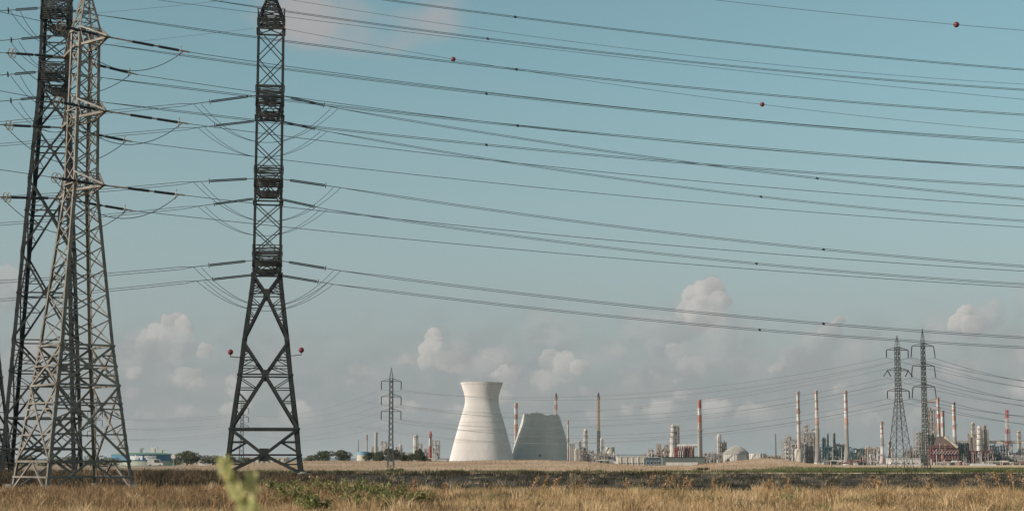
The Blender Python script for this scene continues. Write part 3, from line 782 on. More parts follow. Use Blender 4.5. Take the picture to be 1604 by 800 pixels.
F5 = mast('distant pylon seen through the legs of the pale pylon', 147, 480, 628, [640, 655, 672], 11, 4.5, 9, 690, 10, m='far_steel', leg_w=.12)
def span(label, a, b, sag, r=.03, group='far cables between the small pylons'):
    t = thing('power_line', a, label, 'power line', group)
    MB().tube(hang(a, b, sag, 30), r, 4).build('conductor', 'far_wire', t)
def bots(tp): return [q[2] for q in tp]   # order: level0 left, level0 right, level1 left, ...
LV = ['top', 'middle', 'lowest']
def outpt(x, y, Y): return P(x, y, Y)
for i in range(6):
    lv, sd = divmod(i, 2); sdn = 'left' if sd == 0 else 'right'
    b1, b2, b3 = bots(F1)[i], bots(F2)[i], bots(F3)[i]
    span(f'far sagging cable from the wide-based pylon, {LV[lv]} {sdn} arm, to the slim pylon', b2, b1, (3.6, 4.2, 4.4)[lv] + .5 * sd, .023)
    span(f'far cable between the two cooling towers and the taller right pylon, {LV[lv]} {sdn} arm', b3, P(560 + 16 * sd, 628 + 20 * lv, 400), 5.5, .022)
    span(f'far cable leaving the taller right pylon towards the right edge, {LV[lv]} {sdn} arm', b3, P(1720, (603, 634, 652)[lv] + 5 * sd, 330), 1.2, .030)
    span(f'far cable leaving the wide-based pylon towards the right edge, {LV[lv]} {sdn} arm', b2, P(1730, (615, 642, 668)[lv] + 4 * sd, 340), 1.4, .024)
    span(f'far cable from the slim pylon running left behind the dark pylon, {LV[lv]} {sdn} arm', b1, bots(F4)[i], 2.6 + .6 * sd, .017)
    span(f'faint cable between the two most distant pylons, {LV[lv]} {sdn} arm', bots(F4)[i], bots(F5)[i], 1.2 + .4 * sd, .017)

# ------------------------------------------------------------------ cooling towers
YT = 1500.0; sT = YT / F / CP
cT = P(754.5, 722, YT); baseT = Vector((cT.x, YT, ZF))
def zt(y, Y=YT): return P(754, y, Y).z
prof1 = [(728, 52), (722, 50.5), (711, 47.7), (700, 45), (690, 42.4), (680, 39.8), (670, 37), (660, 34.2), (650, 31.2), (642, 28.8), (636, 27.2), (630, 26.2), (625, 26.0), (620, 26.5), (614, 28), (607, 30.4), (599, 33)]
def shell(prof, s, c, Y, n=96, jag=None, thick=1.1):
    mb = MB(); pz = []
    for y, r in prof: pz.append((zt(y, Y), r * s))
    k = len(pz)
    for inner in (0, 1):
        for i, (z, r) in enumerate(pz):
            for j in range(n):
                q = 2 * math.pi * j / n; rr = r - thick * inner; zz = z
                if jag and i >= k - 2: zz = z + jag(q) * (1 if i == k - 1 else .4)
                mb.v.append(Vector((c.x + math.cos(q) * rr, c.y + math.sin(q) * rr, zz)))
    for inner in (0, 1):
        b = inner * k * n
        for i in range(k - 1):
            for j in range(n):
                f = (b + i * n + j, b + i * n + (j + 1) % n, b + (i + 1) * n + (j + 1) % n, b + (i + 1) * n + j)
                mb.f.append(f if not inner else f[::-1]); mb.m.append(0)
    for j in range(n):
        a, b_ = (k - 1) * n + j, (k - 1) * n + (j + 1) % n; mb.f.append((a, b_, b_ + k * n, a + k * n)); mb.m.append(0)
    return mb
t = thing('cooling_tower', baseT, 'complete white concrete cooling tower with flared top, left one of the two', 'cooling tower')
sh = fsmooth(shell(prof1, sT, baseT, YT).build('shell', 'concrete', t), 60)
def seam(parent, y, r, s, c, Y, w, h=.28):
    mb = MB(); z = zt(y, Y)
    return mb.lathe((c.x, c.y, z - h / 2), (c.x, c.y, z + h / 2), [(0, r * s + w), (1, r * s + w)], 96)
def rad(prof, y):
    for (a, ra), (b, rb) in zip(prof, prof[1:]):
        if a >= y >= b: return ra + (rb - ra) * (a - y) / (a - b)
for y in (602, 626, 648, 653, 661, 674, 692):
    fsmooth(seam(sh, y, rad(prof1, y), sT, baseT, YT, .12, .35).build('lift_joint', 'joint', sh), 60)
YB = 1542.0; sB = YB / F / CP; cB = P(848, 722, YB); baseB = Vector((cB.x, YB, ZF))
prof2 = [(728, 50), (722, 48.5), (712, 46), (702, 43.3), (690, 39.8), (680, 37), (670, 34), (660, 31), (655, 29.6), (650, 28)]
rj = random.Random(11); jg = [rj.uniform(-.9, .9) for _ in range(96)]
def jag(q):
    i = int(q / (2 * math.pi) * 96) % 96
    a = (q - math.pi * 1.45 + math.pi) % (2 * math.pi) - math.pi
    return jg[i] * .9 + 1.5 * math.exp(-((a + .05) / .22) ** 2) + 1.0 * math.exp(-((a + .35) / .2) ** 2) - .9 * (a > .35) + .6
t = thing('cooling_tower', baseB, 'broken-off cooling tower with a ragged top, standing in the shade of the first', 'cooling tower')
sh = fsmooth(shell(prof2, sB, baseB, YB, 96, jag).build('shell', 'old_concrete', t), 60)
for y in (688, 681, 700): fsmooth(seam(sh, y, rad(prof2, y), sB, baseB, YB, .12, .35).build('lift_joint', 'joint', sh), 60)
dz = P(846, 712, YB - 30)
MB().box((dz.x, YB - 26.2, zt(716, YB)), (1.6, 1.2, 5.5)).build('door', 'dark', t)

# ------------------------------------------------------------------ refinery builders
def at(x, Y, z=ZF): p = P(x, 722, Y); return Vector((p.x, Y, z))
def zz(x, y, Y): return P(x, y, Y).z
def platform(parent, c, r, z, m='grey_steel'):
    pl = MB().lathe((c.x, c.y, z - .12), (c.x, c.y, z + .12), [(0, r), (1, r)], 14).build('platform', m, parent)
    ra = MB().ring((c.x, c.y, z + 1.1), (0, 0, 1), r * .97, .06, 14)
    for i in range(8):
        q = i * math.pi / 4; ra.bar((c.x + math.cos(q) * r * .97, c.y + math.sin(q) * r * .97, z), (c.x + math.cos(q) * r * .97, c.y + math.sin(q) * r * .97, z + 1.1), .08)
    ra.build('railing', m, pl); return pl
CHIM = 'banded chimneys of the refinery'
def chimney(label, x, Y, ytop, wt, wb, bands, rings=(), base='grey_concrete', flare=None, group=None, cap=True, plinth=None):
    """bands: (y of the band's lower edge, material) from the top down"""
    s = Y / F / CP; c = at(x, Y); r = thing('chimney', c, label, 'chimney', group); ztop = zz(x, ytop, Y)
    names = []; lev = [(ztop, None)]
    for y, m_ in bands: lev.append((zz(x, y, Y), m_))
    lev.append((ZF, base))
    H = ztop - ZF
    def rad_(z):
        t = (z - ZF) / H; rr = (wb + (wt - wb) * t) * s / 2
        if flare: rr += flare * s / 2 * max(0, 1 - (z - ZF) / (H * .32)) ** 1.6
        return rr
    prof, mi, mats = [], [], []
    for (za, _), (zb, m_) in zip(lev, lev[1:]):
        if m_ not in mats: mats.append(m_)
        k = max(1, int((za - zb) / 4))
        for i in range(k): prof.append(za + (zb - za) * i / k); mi.append(mats.index(m_))
    prof.append(ZF); prof = prof[::-1]; mi = mi[::-1]
    mb = MB().lathe(c, Vector((c.x, c.y, ztop)), [((z - ZF) / H, rad_(z)) for z in prof], 18, mi)
    fsmooth(mb.build('shaft', mats, r), 40)
    if cap: MB().lathe((c.x, c.y, ztop - .35), (c.x, c.y, ztop + .3), [(0, rad_(ztop) * 1.08), (1, rad_(ztop) * 1.08)], 18).build('cap', 'rust_steel', r)
    for y in rings: platform(r, c, rad_(zz(x, y, Y)) + 1.0, zz(x, y, Y))
    MB().bar((c.x - rad_(ZF) * .4, c.y - rad_(ZF) - .15, ZF), (c.x - rad_(ztop) * .4, c.y - rad_(ztop) - .15, ztop), .35, .2).build('ladder', 'rust_steel', r)
    if plinth: MB().lathe(c, Vector((c.x, c.y, zz(x, plinth[1], Y))), [(0, plinth[0] * s / 2), (1, plinth[0] * s / 2)], 18).build('plinth', 'white', r)
    return r
def column(label, x, Y, ytop, w, m='white', rings=(), ybase=None, cat='column', steps=None, pipe=True, group=None, antenna=0):
    s = Y / F / CP; zb = ZF if ybase is None else zz(x, ybase, Y); c = at(x, Y, zb); zt_ = zz(x, ytop, Y); H = zt_ - zb; rr = w * s / 2
    r = thing('distillation_column', c, label, cat, group)
    st = steps or [(0, 1), (1, 1)]
    prof = [(t * .94, rr * k) for t, k in st] + [(.97, rr * st[-1][1] * .8), (.99, rr * st[-1][1] * .45), (1, rr * .1)]
    fsmooth(MB().lathe(c, (c.x, c.y, zt_), prof, 18).build('vessel', m, r), 35)
    for y in rings: platform(r, c, rr * (np.interp((zz(x, y, Y) - zb) / H, [q[0] for q in st], [q[1] for q in st])) + .9, zz(x, y, Y))
    if pipe:
        px = c.x + rr * 1.25
        MB().tube([(px, c.y - rr * .6, zb), (px, c.y - rr * .6, zb + H * .9), (px - rr * .4, c.y - rr * .3, zb + H * .97), (c.x, c.y, zb + H * .985)], .28, 6).build('overhead_pipe', 'rust_steel', r)
        lx = c.x - rr * .5
        lad = MB().bar((lx - .25, c.y - rr * 1.05, zb), (lx - .25, c.y - rr * 1.05, zb + H * .93), .12).bar((lx + .25, c.y - rr * 1.05, zb), (lx + .25, c.y - rr * 1.05, zb + H * .93), .12)
        lad.build('ladder', 'rust_steel', r)
    if antenna: MB().bar((c.x, c.y, zt_), (c.x, c.y, zz(x, antenna, Y)), .22).build('antenna', 'grey_steel', r)
    return r
def flare(label, x, Y, ytop, wt, wb, bands, ybase=None, riser=True, tip=True):
    s = Y / F / CP; zb = ZF if ybase is None else zz(x, ybase, Y); c = at(x, Y, zb); ztop = zz(x, ytop, Y); H = ztop - zb
    r = thing('flare_tower', c, label, 'flare tower'); ys_ = [ytop] + [b[0] for b in bands]
    for (ya, yb), (_, m_) in zip(zip(ys_, ys_[1:]), bands):
        za, zb_ = zz(x, ya, Y), zz(x, yb, Y)
        T = Tower(r, c, (math.cos(.4), math.sin(.4), 0), (-math.sin(.4), math.cos(.4), 0), [(zb, wb * s / 2 * .8), (ztop, wt * s / 2 * .8)], m_)
        mb = MB(); n = max(2, int((za - zb_) / 3.2)); 
        for i in range(n):
            q0, q1 = zb_ + (za - zb_) * i / n, zb_ + (za - zb_) * (i + 1) / n; A, B = T.cs(q0), T.cs(q1)
            for k in range(4):
                j = (k + 1) % 4; mb.bar(A[k], B[k], .27); mb.bar(A[k], B[j], .15); mb.bar(A[j], B[k], .15); mb.bar(A[k], A[j], .15)
        mb.build('lattice_section', m_, r)
    if riser: MB().tube([c, (c.x, c.y, ztop)], .28, 8).build('riser', bands[0][1], r)
    if tip:
        MB().lathe((c.x, c.y, ztop - 1), (c.x, c.y, ztop + 3.2), [(0, .5), (.3, 1.0), (.6, .8), (1, .35)], 10).build('burner_tip', 'dark', r); platform(r, c, wt * s * .8, ztop - 1.5)
    return r
def tank(label, x0, x1, ytop, ybase, Y, m='cream', dome=0, roof=None, ribs=0, cat='tank', name='storage_tank', lift=None):
    s = Y / F / CP; x = (x0 + x1) / 2; zb = zz(x, ybase, Y) if lift else ZF; c = at(x, Y, zb); zt_ = zz(x, ytop, Y); rr = (x1 - x0) / 2 * s
    r = thing(name, c, label, cat); H = zt_ - zb
    fsmooth(MB().lathe(c, (c.x, c.y, zt_), [(0, rr), (1, rr)], 40).build('wall', m, r), 40)
    zd = zz(x, dome, Y) if dome else zt_ + .06 * rr
    fsmooth(MB().lathe((c.x, c.y, zt_ + .02), (c.x, c.y, zd), [(0, rr * 1.015), (.3, rr * .86), (.55, rr * .66), (.75, rr * .46), (.9, rr * .26), (.97, rr * .12), (1, .3)] if dome else [(0, rr * 1.01), (.15, rr * 1.01), (1, .4)], 40).build('roof', roof or m, r), 30)
    if ribs:
        for i in range(ribs):
            q = math.pi + math.pi * (i + .5) / ribs
            if True: bar('rib', (c.x + math.cos(q) * rr * 1.01, c.y + math.sin(q) * rr * 1.01, zb), (c.x + math.cos(q) * rr * 1.01, c.y + math.sin(q) * rr * 1.01, zt_ - .1), .45, m, r)
    st = MB()
    for i in range(14):
        q = math.pi * 1.1 + i * .06; st.box((c.x + math.cos(q) * (rr + .5), c.y + math.sin(q) * (rr + .5), zb + H * (i + .5) / 14), (1.1, .9, .12))
    st.build('stair', 'grey_steel', r)
    return r
def unit(label, x0, x1, ytop, Y, m='grey_steel', nb=4, nl=5, depth=14, seed=1, vessels=6, towers=3, vm=('white', 'white', 'cream', 'grey_steel', 'rust_steel', 'pink'), fill=.75, name='process_unit', cat='process unit', clad=None, step=0.):
    """open steel structure with floors, vessels and pipework"""
    rn = random.Random(seed); s = Y / F / CP; c = at((x0 + x1) / 2, Y); r = thing(name, c, label, cat)
    W_ = (x1 - x0) * s; H = zz(x0, ytop, Y) - ZF; xa = c.x - W_ / 2; bw = W_ / nb; lh = H / nl; nd = 2; dd = depth / nd
    hb = [max(2, int(nl * (1 - step * rn.random() * (1 if rn.random() < fill else 0)) + .01)) for _ in range(nb)]
    fr = MB()
    for i in range(nb + 1):
        hcol = max(hb[max(0, i - 1)], hb[min(nb - 1, i)]) * lh
        for j in range(nd + 1): fr.bar((xa + i * bw, Y - depth / 2 + j * dd, ZF), (xa + i * bw, Y - depth / 2 + j * dd, ZF + hcol + (1.1 if rn.random() < .5 else 0)), .62)
    for i in range(nb):
        for l in range(1, hb[i] + 1):
            z = ZF + l * lh
            for j in range(nd + 1): fr.bar((xa + i * bw, Y - depth / 2 + j * dd, z), (xa + (i + 1) * bw, Y - depth / 2 + j * dd, z), .52)
            fr.bar((xa + i * bw, Y - depth / 2, z), (xa + i * bw, Y + depth / 2, z), .3)
            if rn.random() < .35: fr.bar((xa + i * bw, Y - depth / 2, z - lh), (xa + (i + 1) * bw, Y - depth / 2, z), .22)
            if rn.random() < .5: fr.bar((xa + i * bw, Y - depth / 2 - .1, z + 1.1), (xa + (i + 1) * bw, Y - depth / 2 - .1, z + 1.1), .12)
    fr.build('steel_frame', m, r)['kind'] = 'stuff'
    for i in range(nb):
        for l in range(1, hb[i] + 1):
            if rn.random() < .7: MB().box((xa + (i + .5) * bw, Y, ZF + l * lh - .25), (bw * .96, depth * .94, .22)).build('floor_deck', m, r)
    for k in range(vessels):
        i = rn.randrange(nb); l = rn.randrange(0, hb[i]); z = ZF + l * lh; x = xa + (i + .15 + .7 * rn.random()) * bw; y = Y - depth * (.1 + .38 * rn.random()); mm = rn.choice(vm)
        if rn.random() < .5:
            q = rn.uniform(.25, .42) * lh; w_ = bw * rn.uniform(.5, .95)
            fsmooth(MB().lathe((x - w_ / 2, y, z + q + .2), (x + w_ / 2, y, z + q + .2), [(0, .1), (.04, q * .6), (.12, q), (.88, q), (.96, q * .6), (1, .1)], 12).build('drum', mm, r), 35)
        else:
            q = rn.uniform(.14, .28) * bw; h_ = lh * rn.uniform(.6, 1.7)
            fsmooth(MB().lathe((x, y, z), (x, y, z + h_), [(0, q), (.88, q), (.96, q * .7), (1, .1)], 12).build('vessel', mm, r), 35)
    for k in range(towers):
        i = rn.randrange(nb); x = xa + (i + rn.random()) * bw; q = rn.uniform(.10, .2) * bw + .3; h_ = H * rn.uniform(.45, 1.12) * (hb[i] / nl); y = Y + depth * rn.uniform(-.45, .3)
        fsmooth(MB().lathe((x, y, ZF), (x, y, ZF + h_), [(0, q), (.93, q), (.97, q * .7), (1, .1)], 12).build('vessel', rn.choice(vm), r), 35)
    pp = MB()
    for k in range(nb * 4):
        i = rn.randrange(nb); x = xa + (i + rn.random()) * bw; l = rn.randrange(0, hb[i]); z = ZF + (l + rn.random()) * lh; y = Y - depth / 2 - rn.uniform(.2, .8); w_ = rn.uniform(-1.2, 1.2) * bw
        x2 = min(xa + W_, max(xa, x + w_)); pp.tube([(x, y, ZF + .3 if rn.random() < .4 else z - lh * .6), (x, y, z), (x2, y, z), (x2, y, min(z + lh * rn.uniform(-.5, .7), ZF + H))], rn.choice((.16, .24, .34)), 5)
    pp.build('pipework', rn.choice(('white', 'grey_steel', 'rust_steel')), r)['kind'] = 'stuff'
    if clad:
        for i in range(nb):
            for l in range(hb[i]):
                if rn.random() < clad[1]: MB().box((xa + (i + .5) * bw, Y - depth / 2 + .35, ZF + (l + .5) * lh), (bw * .9, .2, lh * .86)).build('cladding_panel', clad[0], r)
    return r
def building(label, x0, x1, ytop, Y, m, depth=14, ybase=None, roofm='grey_steel', win=None, bays=0, name='building', cat='building', pitched=0, parapet=True):
    s = Y / F / CP; zb = gz(P((x0 + x1) / 2, 722, Y).x, Y) if ybase is None else zz(x0, ybase, Y); zb = min(zb, 99)
    c = at((x0 + x1) / 2, Y, zb); W_ = (x1 - x0) * s; H = zz((x0 + x1) / 2, ytop, Y) - zb
    r = thing(name, c, label, cat); yf = Y - depth / 2
    MB().box((c.x, Y, zb + H / 2 - .5), (W_, depth, H + 1)).build('wall', m, r)
    if pitched:
        mb = MB(); x1_, x2_ = c.x - W_ / 2 - .4, c.x + W_ / 2 + .4; z = zb + H + .01
        mb.add([(x1_, yf - .4, z), (x2_, yf - .4, z), (x2_, Y + depth / 2 + .4, z), (x1_, Y + depth / 2 + .4, z), (x1_, Y, z + pitched), (x2_, Y, z + pitched)], [(0, 1, 5, 4), (2, 3, 4, 5), (0, 4, 3), (1, 2, 5), (3, 2, 1, 0)]); mb.build('roof', roofm, r)
    else: MB().box((c.x, Y, zb + H + .22), (W_ + .6, depth + .6, .4)).build('roof', roofm, r)
    if win:
        n, y0_, y1_, wm = win; wz0, wz1 = zz(x0, y1_, Y), zz(x0, y0_, Y)
        for i in range(n):
            xx = c.x - W_ / 2 + W_ * (i + .5) / n
            fr = MB().box((xx, yf - .03, (wz0 + wz1) / 2), (W_ / n * .72, .12, wz1 - wz0)).build('window', 'white' if wm != 'white' else 'grey_steel', r)
            MB().box((xx, yf - .10, (wz0 + wz1) / 2), (W_ / n * .60, .08, (wz1 - wz0) * .82)).build('pane', wm, fr)
    for i in range(bays): bar('pilaster', (c.x - W_ / 2 + W_ * (i + .5) / bays, yf - .15, zb), (c.x - W_ / 2 + W_ * (i + .5) / bays, yf - .15, zb + H), .5, roofm, r)
    return r
def yard(label, x0, x1, Y, seed, n):
    """low refinery yard: long pipe runs on short stands, huts, small tanks, valves"""
    rn = random.Random(seed); s = Y / F / CP; c = at((x0 + x1) / 2, Y); r = thing('pipe_yard', c, label, 'pipe yard'); W_ = (x1 - x0) * s; xa = c.x - W_ / 2
    ms = ('white', 'cream', 'rust_steel', 'grey_steel', 'cream', 'dark', 'brick_red', 'tan_steel')
    for k in range(n):
        x = xa + W_ * rn.random(); y = Y + rn.uniform(-10, 12); q = rn.random(); mm = rn.choice(ms)
        if q < .4:
            L_ = rn.uniform(3, 12); z = ZF + rn.uniform(.5, 3.6); MB().tube([(x, y, ZF), (x, y, z), (x + L_, y, z), (x + L_, y + .3, max(ZF, z - rn.uniform(.5, 3)))], rn.uniform(.18, .42), 6).build('pipe', mm, r)
        elif q < .62:
            w_, h_ = rn.uniform(1.5, 5), rn.uniform(1, 2.8); MB().box((x, y, ZF + h_ / 2), (w_, 3, h_)).box((x, y, ZF + h_ + .1), (w_ + .4, 3.4, .2)).build('hut', mm, r)
        elif q < .85:
            h_ = rn.uniform(1.5, 4.2); q_ = rn.uniform(.4, 1.1); fsmooth(MB().lathe((x, y, ZF), (x, y, ZF + h_), [(0, q_), (.85, q_), (.95, q_ * .7), (1, .1)], 12).build('vessel', mm, r), 35)
        else:
            w_ = rn.uniform(2, 5); z = ZF + rn.uniform(.8, 2.4); fsmooth(MB().lathe((x - w_ / 2, y, z), (x + w_ / 2, y, z), [(0, .1), (.05, .5), (.12, .75), (.88, .75), (.95, .5), (1, .1)], 12).build('drum', mm, r), 35)
    fr = MB()
    for k in range(n // 2):
        x = xa + W_ * rn.random(); h_ = rn.uniform(2, 6); fr.bar((x, Y + 2, ZF), (x, Y + 2, ZF + h_), .22)
    fr.build('mast_poles', 'grey_steel', r)['kind'] = 'stuff'
    return r
YR = 1300.0

# ------------------------------------------------------------------ refinery, left cluster
chimney('thin grey mast chimney left of the blue-roofed tank', 561, 1250, 688, 1.2, 1.6, [], cap=False, base='grey_steel')
chimney('thin pale chimney with a pink top above the blue-roofed tank', 574.5, 1250, 681, 2.2, 2.8, [(688, 'faded_red')], base='white')
chimney('plain off-white chimney just left of the slim pylon', 589, 1260, 677, 4.4, 5, [], base='white')
unit('low grey steel unit behind the trees left of the slim pylon', 584, 612, 692, 1290, 'rust_steel', 4, 4, 14, 21, 6, 5, step=.5)
unit('pale steel unit behind the trees right of the slim pylon', 614, 646, 700, 1290, 'grey_steel', 5, 3, 14, 22, 9, 4, step=.4)
column('stubby white vessel with an antenna behind the trees', 627, 1260, 695, 4.4, 'white', (704,), antenna=687)
column('stout white column with a flat dark top behind the trees', 650.5, 1255, 680, 6.5, 'white', (683, 700))
unit('rusty steel unit between the stout white column and the red chimney', 655, 671, 696, 1295, 'rust_steel', 3, 4, 12, 23, 5, 4, step=.4)
r = chimney('red and white chimney with a pointed red tip', 674, 1240, 679, 4.6, 5.4, [(686, 'red'), (698, 'white'), (716, 'red')], (683,), base='red', cap=False)
c = at(674, 1240); z_ = zz(674, 679, 1240); s_ = 1240 / F
MB().lathe((c.x, c.y, z_ - .02), (c.x, c.y, zz(674, 673.5, 1240)), [(0, 2.25 * s_), (.5, 1.4 * s_), (1, .3 * s_)], 16).build('tip', 'red', r)
unit('dark steel tower structure just right of the red chimney', 677, 688, 690, 1280, 'grey_steel', 2, 6, 10, 24, 3, 4)
building('small white hut by the foot of the red chimney', 674, 684, 718, 980, 'cream', 8, roofm='white', win=(2, 720.5, 723, 'glass'))
building('long low white shed left of the standing cooling tower', 686, 701, 719, 1040, 'white', 10, roofm='grey_steel', win=(4, 721, 723, 'glass'))

def round_building(label, x0, x1, ytop, ywall, ybase, Y, band_m, wall_m, text=False, name='round_tank', cat='tank', roofm='green_roof'):
    s = Y / F / CP; x = (x0 + x1) / 2; zb = zz(x, ybase, Y) - .6; c = at(x, Y, zb); rr = (x1 - x0) / 2 * s; zm, zt_ = zz(x, ywall, Y), zz(x, ytop, Y)
    r = thing(name, c, label, cat)
    fsmooth(MB().lathe(c, (c.x, c.y, zm), [(0, rr * .985), (1, rr * .985)], 64).build('wall', wall_m, r), 40)
    bd_ = fsmooth(MB().lathe((c.x, c.y, zm - .02), (c.x, c.y, zt_), [(0, rr), (1, rr)], 64).build('blue_band', band_m, r), 40)
    fsmooth(MB().lathe((c.x, c.y, zt_ + .01), (c.x, c.y, zt_ + min(.9, rr * .09)), [(0, rr * 1.015), (.3, rr * 1.015), (1, rr * .6)], 64).build('roof', roofm, r), 30)
    return r, c, rr, zm, zt_, bd_
r, c, rr, zm, zt_, bd_ = round_building('round blue and pale green tank with white lettering behind the pale pylon', 176, 275, 712, 721, 733, 700, 'blue', 'pale_green', True)
# white lettering on the blue band, drawn stroke by stroke (right-to-left block letters, too far off to read)
GL = {'shin': [((0, 1), (0, 0)), ((0, 0), (1, 0)), ((1, 0), (1, 1)), ((.5, 0), (.5, .8))], 'yod': [((.5, 1), (.5, .5)), ((.1, 1), (.5, 1))], 'ayin': [((0, 1), (.3, 0)), ((1, 1), (.3, 0))],
      'tav': [((0, 0), (.2, .1)), ((.2, 0), (.2, 1)), ((0, 1), (1, 1)), ((1, 1), (1, 0))], 'vav': [((.5, 1), (.5, 0)), ((.2, 1), (.5, 1))], 'mem': [((0, 1), (0, 0)), ((0, 1), (1, 1)), ((1, 1), (1, 0)), ((.4, 0), (1, 0))],
      'nun': [((.7, 1), (.7, 0)), ((.2, 0), (.7, 0)), ((.3, 1), (.7, 1))], 'lamed': [((.1, 1.3), (.1, .9)), ((.1, .9), (.9, .9)), ((.9, .9), (.5, 0))]}
word = ['nun', 'mem', 'shin', 'lamed', 'nun', 'yod', 'shin', None, 'yod', 'tav', 'vav', 'ayin', 'mem', 'tav']
x_px0, x_px1 = 207.0, 246.5
k = len(word)
for i, g in enumerate(word):
    if not g: continue
    mb = MB()
    for (a0, b0), (a1, b1) in GL[g]:
        pts = []
        for a_, b_ in ((a0, b0), (a1, b1)):
            px = x_px0 + (x_px1 - x_px0) * (i + .12 + .72 * a_) / k; X = (px - CX) / F * (700 - rr) * 1.0
            dx = X - c.x; dx = max(-rr * .99, min(rr * .99, dx)); pts.append(Vector((dx + c.x, c.y - math.sqrt(rr * rr - dx * dx) - .05, zm + (zt_ - zm) * (.2 + .6 * b_))))
        mb.bar(pts[0], pts[1], .42, .16, (0, -1, .01)) if abs(b0 - b1) > .1 else mb.bar(pts[0], pts[1], .16, .38)
    mb.build('letter', 'lettering', bd_)
for xx, y0_, w_, m_ in ((221, 702, 3, 'grey_steel'), (240, 701, 6, 'white'), (251, 704, 7, 'pale_green')):
    p = P(xx, y0_, 700); b_ = zt_ + .4
    MB().box((p.x, 700, (p.z + b_) / 2), (w_ * .26, 2, p.z - b_)).box((p.x + .5, 700, p.z), (w_ * .4, 1.6, .5)).build('roof_plant', m_, r)
r2, *_ = round_building('small blue-topped cream tank at the left end of the trees', 559, 578, 707.5, 712, 724, 560, 'light_blue', 'cream', roofm='light_blue')
t = thing('sign_totem', at(271.5, 600, gz(at(271.5, 600).x, 600)), 'white totem sign beside the round lettered tank', 'sign'); c = ROOT[t.name]
MB().box((c.x, 600, c.z + (zz(271, 716, 600) - c.z) / 2), (.35, .35, zz(271, 716, 600) - c.z)).build('post', 'white', t)
MB().lathe((c.x, 599.7, zz(271, 714.5, 600)), (c.x, 600.3, zz(271, 714.5, 600)), [(0, .85), (1, .85)], 16).build('sign_disc', 'white', t)
building('small white and green shed right of the round lettered tank', 315, 335, 719, 640, 'white', 10, roofm='pale_green', win=(3, 722, 724.5, 'glass'))
building('long white shed behind the legs of the middle pylon', 388, 450, 717.5, 760, 'white', 12, roofm='cream', bays=8)
# parked van and low wall
def van(label, x, Y, L=4.6, H=2.1):
    c = at(x, Y, gz(at(x, Y).x, Y)); t = thing('parked_van', c, label, 'van')
    mb = MB(); w = 1.8
    pr = [(-L / 2, .35), (L / 2, .35), (L / 2, 1.0), (L * .36, 1.15), (L * .24, H), (-L / 2, H)]
    n = len(pr); mb.add([(c.x + a, Y + e * w / 2, c.z + b) for e in (-1, 1) for a, b in pr], [tuple(range(n))[::-1], tuple(range(n, 2 * n))] + [(i, (i + 1) % n, n + (i + 1) % n, n + i) for i in range(n)]); mb.build('body', 'white', t)
    MB().add([(c.x + a, Y - w / 2 - .01 - e * .02, c.z + b) for e in (0, 1) for a, b in ((-.3, 1.2), (L * .33, 1.2), (L * .23, H - .15), (-.3, H - .15))], BOXF).build('window', 'glass', t)
    for a in (-L * .32, L * .32): MB().lathe((c.x + a, Y - w / 2 - .04, c.z + .33), (c.x + a, Y - w / 2 + .22, c.z + .33), [(0, .33), (1, .33)], 14).build('wheel', 'dark', t)
van('white van parked in front of the round lettered tank', 244, 560, 5.0, 2.3)
def wall_thing(label, x0, x1, ytop, Y, m='white', d=.4, zb=None):
    a, b = at(x0, Y), at(x1, Y); zb = min(gz(a.x, Y), gz(b.x, Y)) - .3 if zb is None else zb; zt_ = zz((x0 + x1) / 2, ytop, Y); c = Vector(((a.x + b.x) / 2, Y, zb))
    t = thing('boundary_wall', c, label, 'wall'); MB().box((c.x, Y, (zb + zt_) / 2), (b.x - a.x, d, zt_ - zb)).build('wall_body', m, t)
    MB().box((c.x, Y, zt_ + .08), (b.x - a.x + .1, d + .2, .16)).build('coping', 'grey_concrete', t)
wall_thing('low white wall in front of the round lettered tank and the tree', 150, 312, 729.5, 540, 'white')

# ------------------------------------------------------------------ refinery, centre
chimney('orange and white chimney behind the gap between the cooling towers', 808.5, 1620, 631, 5.0, 6.5, [(639, 'orange'), (648, 'white'), (656, 'faded_red'), (664, 'white'), (675, 'orange')], (637, 655), base='pink')
flare('red and white lattice flare rising behind the broken cooling tower', 871.5, 1650, 620, 4.2, 5.5, [(627, 'faded_red'), (633, 'white'), (641, 'faded_red'), (648, 'white'), (656, 'faded_red'), (727, 'white')])
chimney('thin pink and white chimney right of the broken cooling tower', 890, 1350, 658, 2.4, 3.0, [(664, 'faded_red'), (672, 'white'), (678, 'pink'), (686, 'white'), (692, 'faded_red'), (702, 'white')], (690,), base='pink')
column('short white vessel beside the broken cooling tower', 902.5, 1260, 702, 5.0, 'white')
column('slim pale column with a cluttered head beside the broken tower', 907.5, 1290, 690, 3.6, 'cream', (692, 697, 703))
building('pinkish concrete block beside the broken cooling tower', 892, 900, 696, 1300, 'grey_concrete', 12, roofm='grey_concrete')
column('tall white column with ring platforms left of the tan flare', 917, 1300, 671, 5.0, 'white', (675, 683, 692, 702))
flare('tall tan lattice flare tower with a dark foot', 938, 1320, 621, 3.6, 5.2, [(674, 'tan_steel'), (728, 'dark_steel')])
column('white vessel standing against the tan flare tower', 942.5, 1300, 685, 4.2, 'white', (700,))
tank('cream raised tank right of the tan flare tower', 949, 963, 700, 710, 1290, 'cream', lift=True)
t = thing('tank_stand', at(956, 1290), 'steel stand under the raised cream tank', 'stand'); c = ROOT[t.name]
for a in (-2.6, 2.6):
    for b in (-2.6, 2.6): bar('leg', (c.x + a, c.y + b, ZF), (c.x + a, c.y + b, zz(956, 710, 1290) - .4), .5, 'rust_steel', t)
MB().box((c.x, c.y, zz(956, 710, 1290) - .2), (6.6, 6.6, .38)).build('deck', 'rust_steel', t)
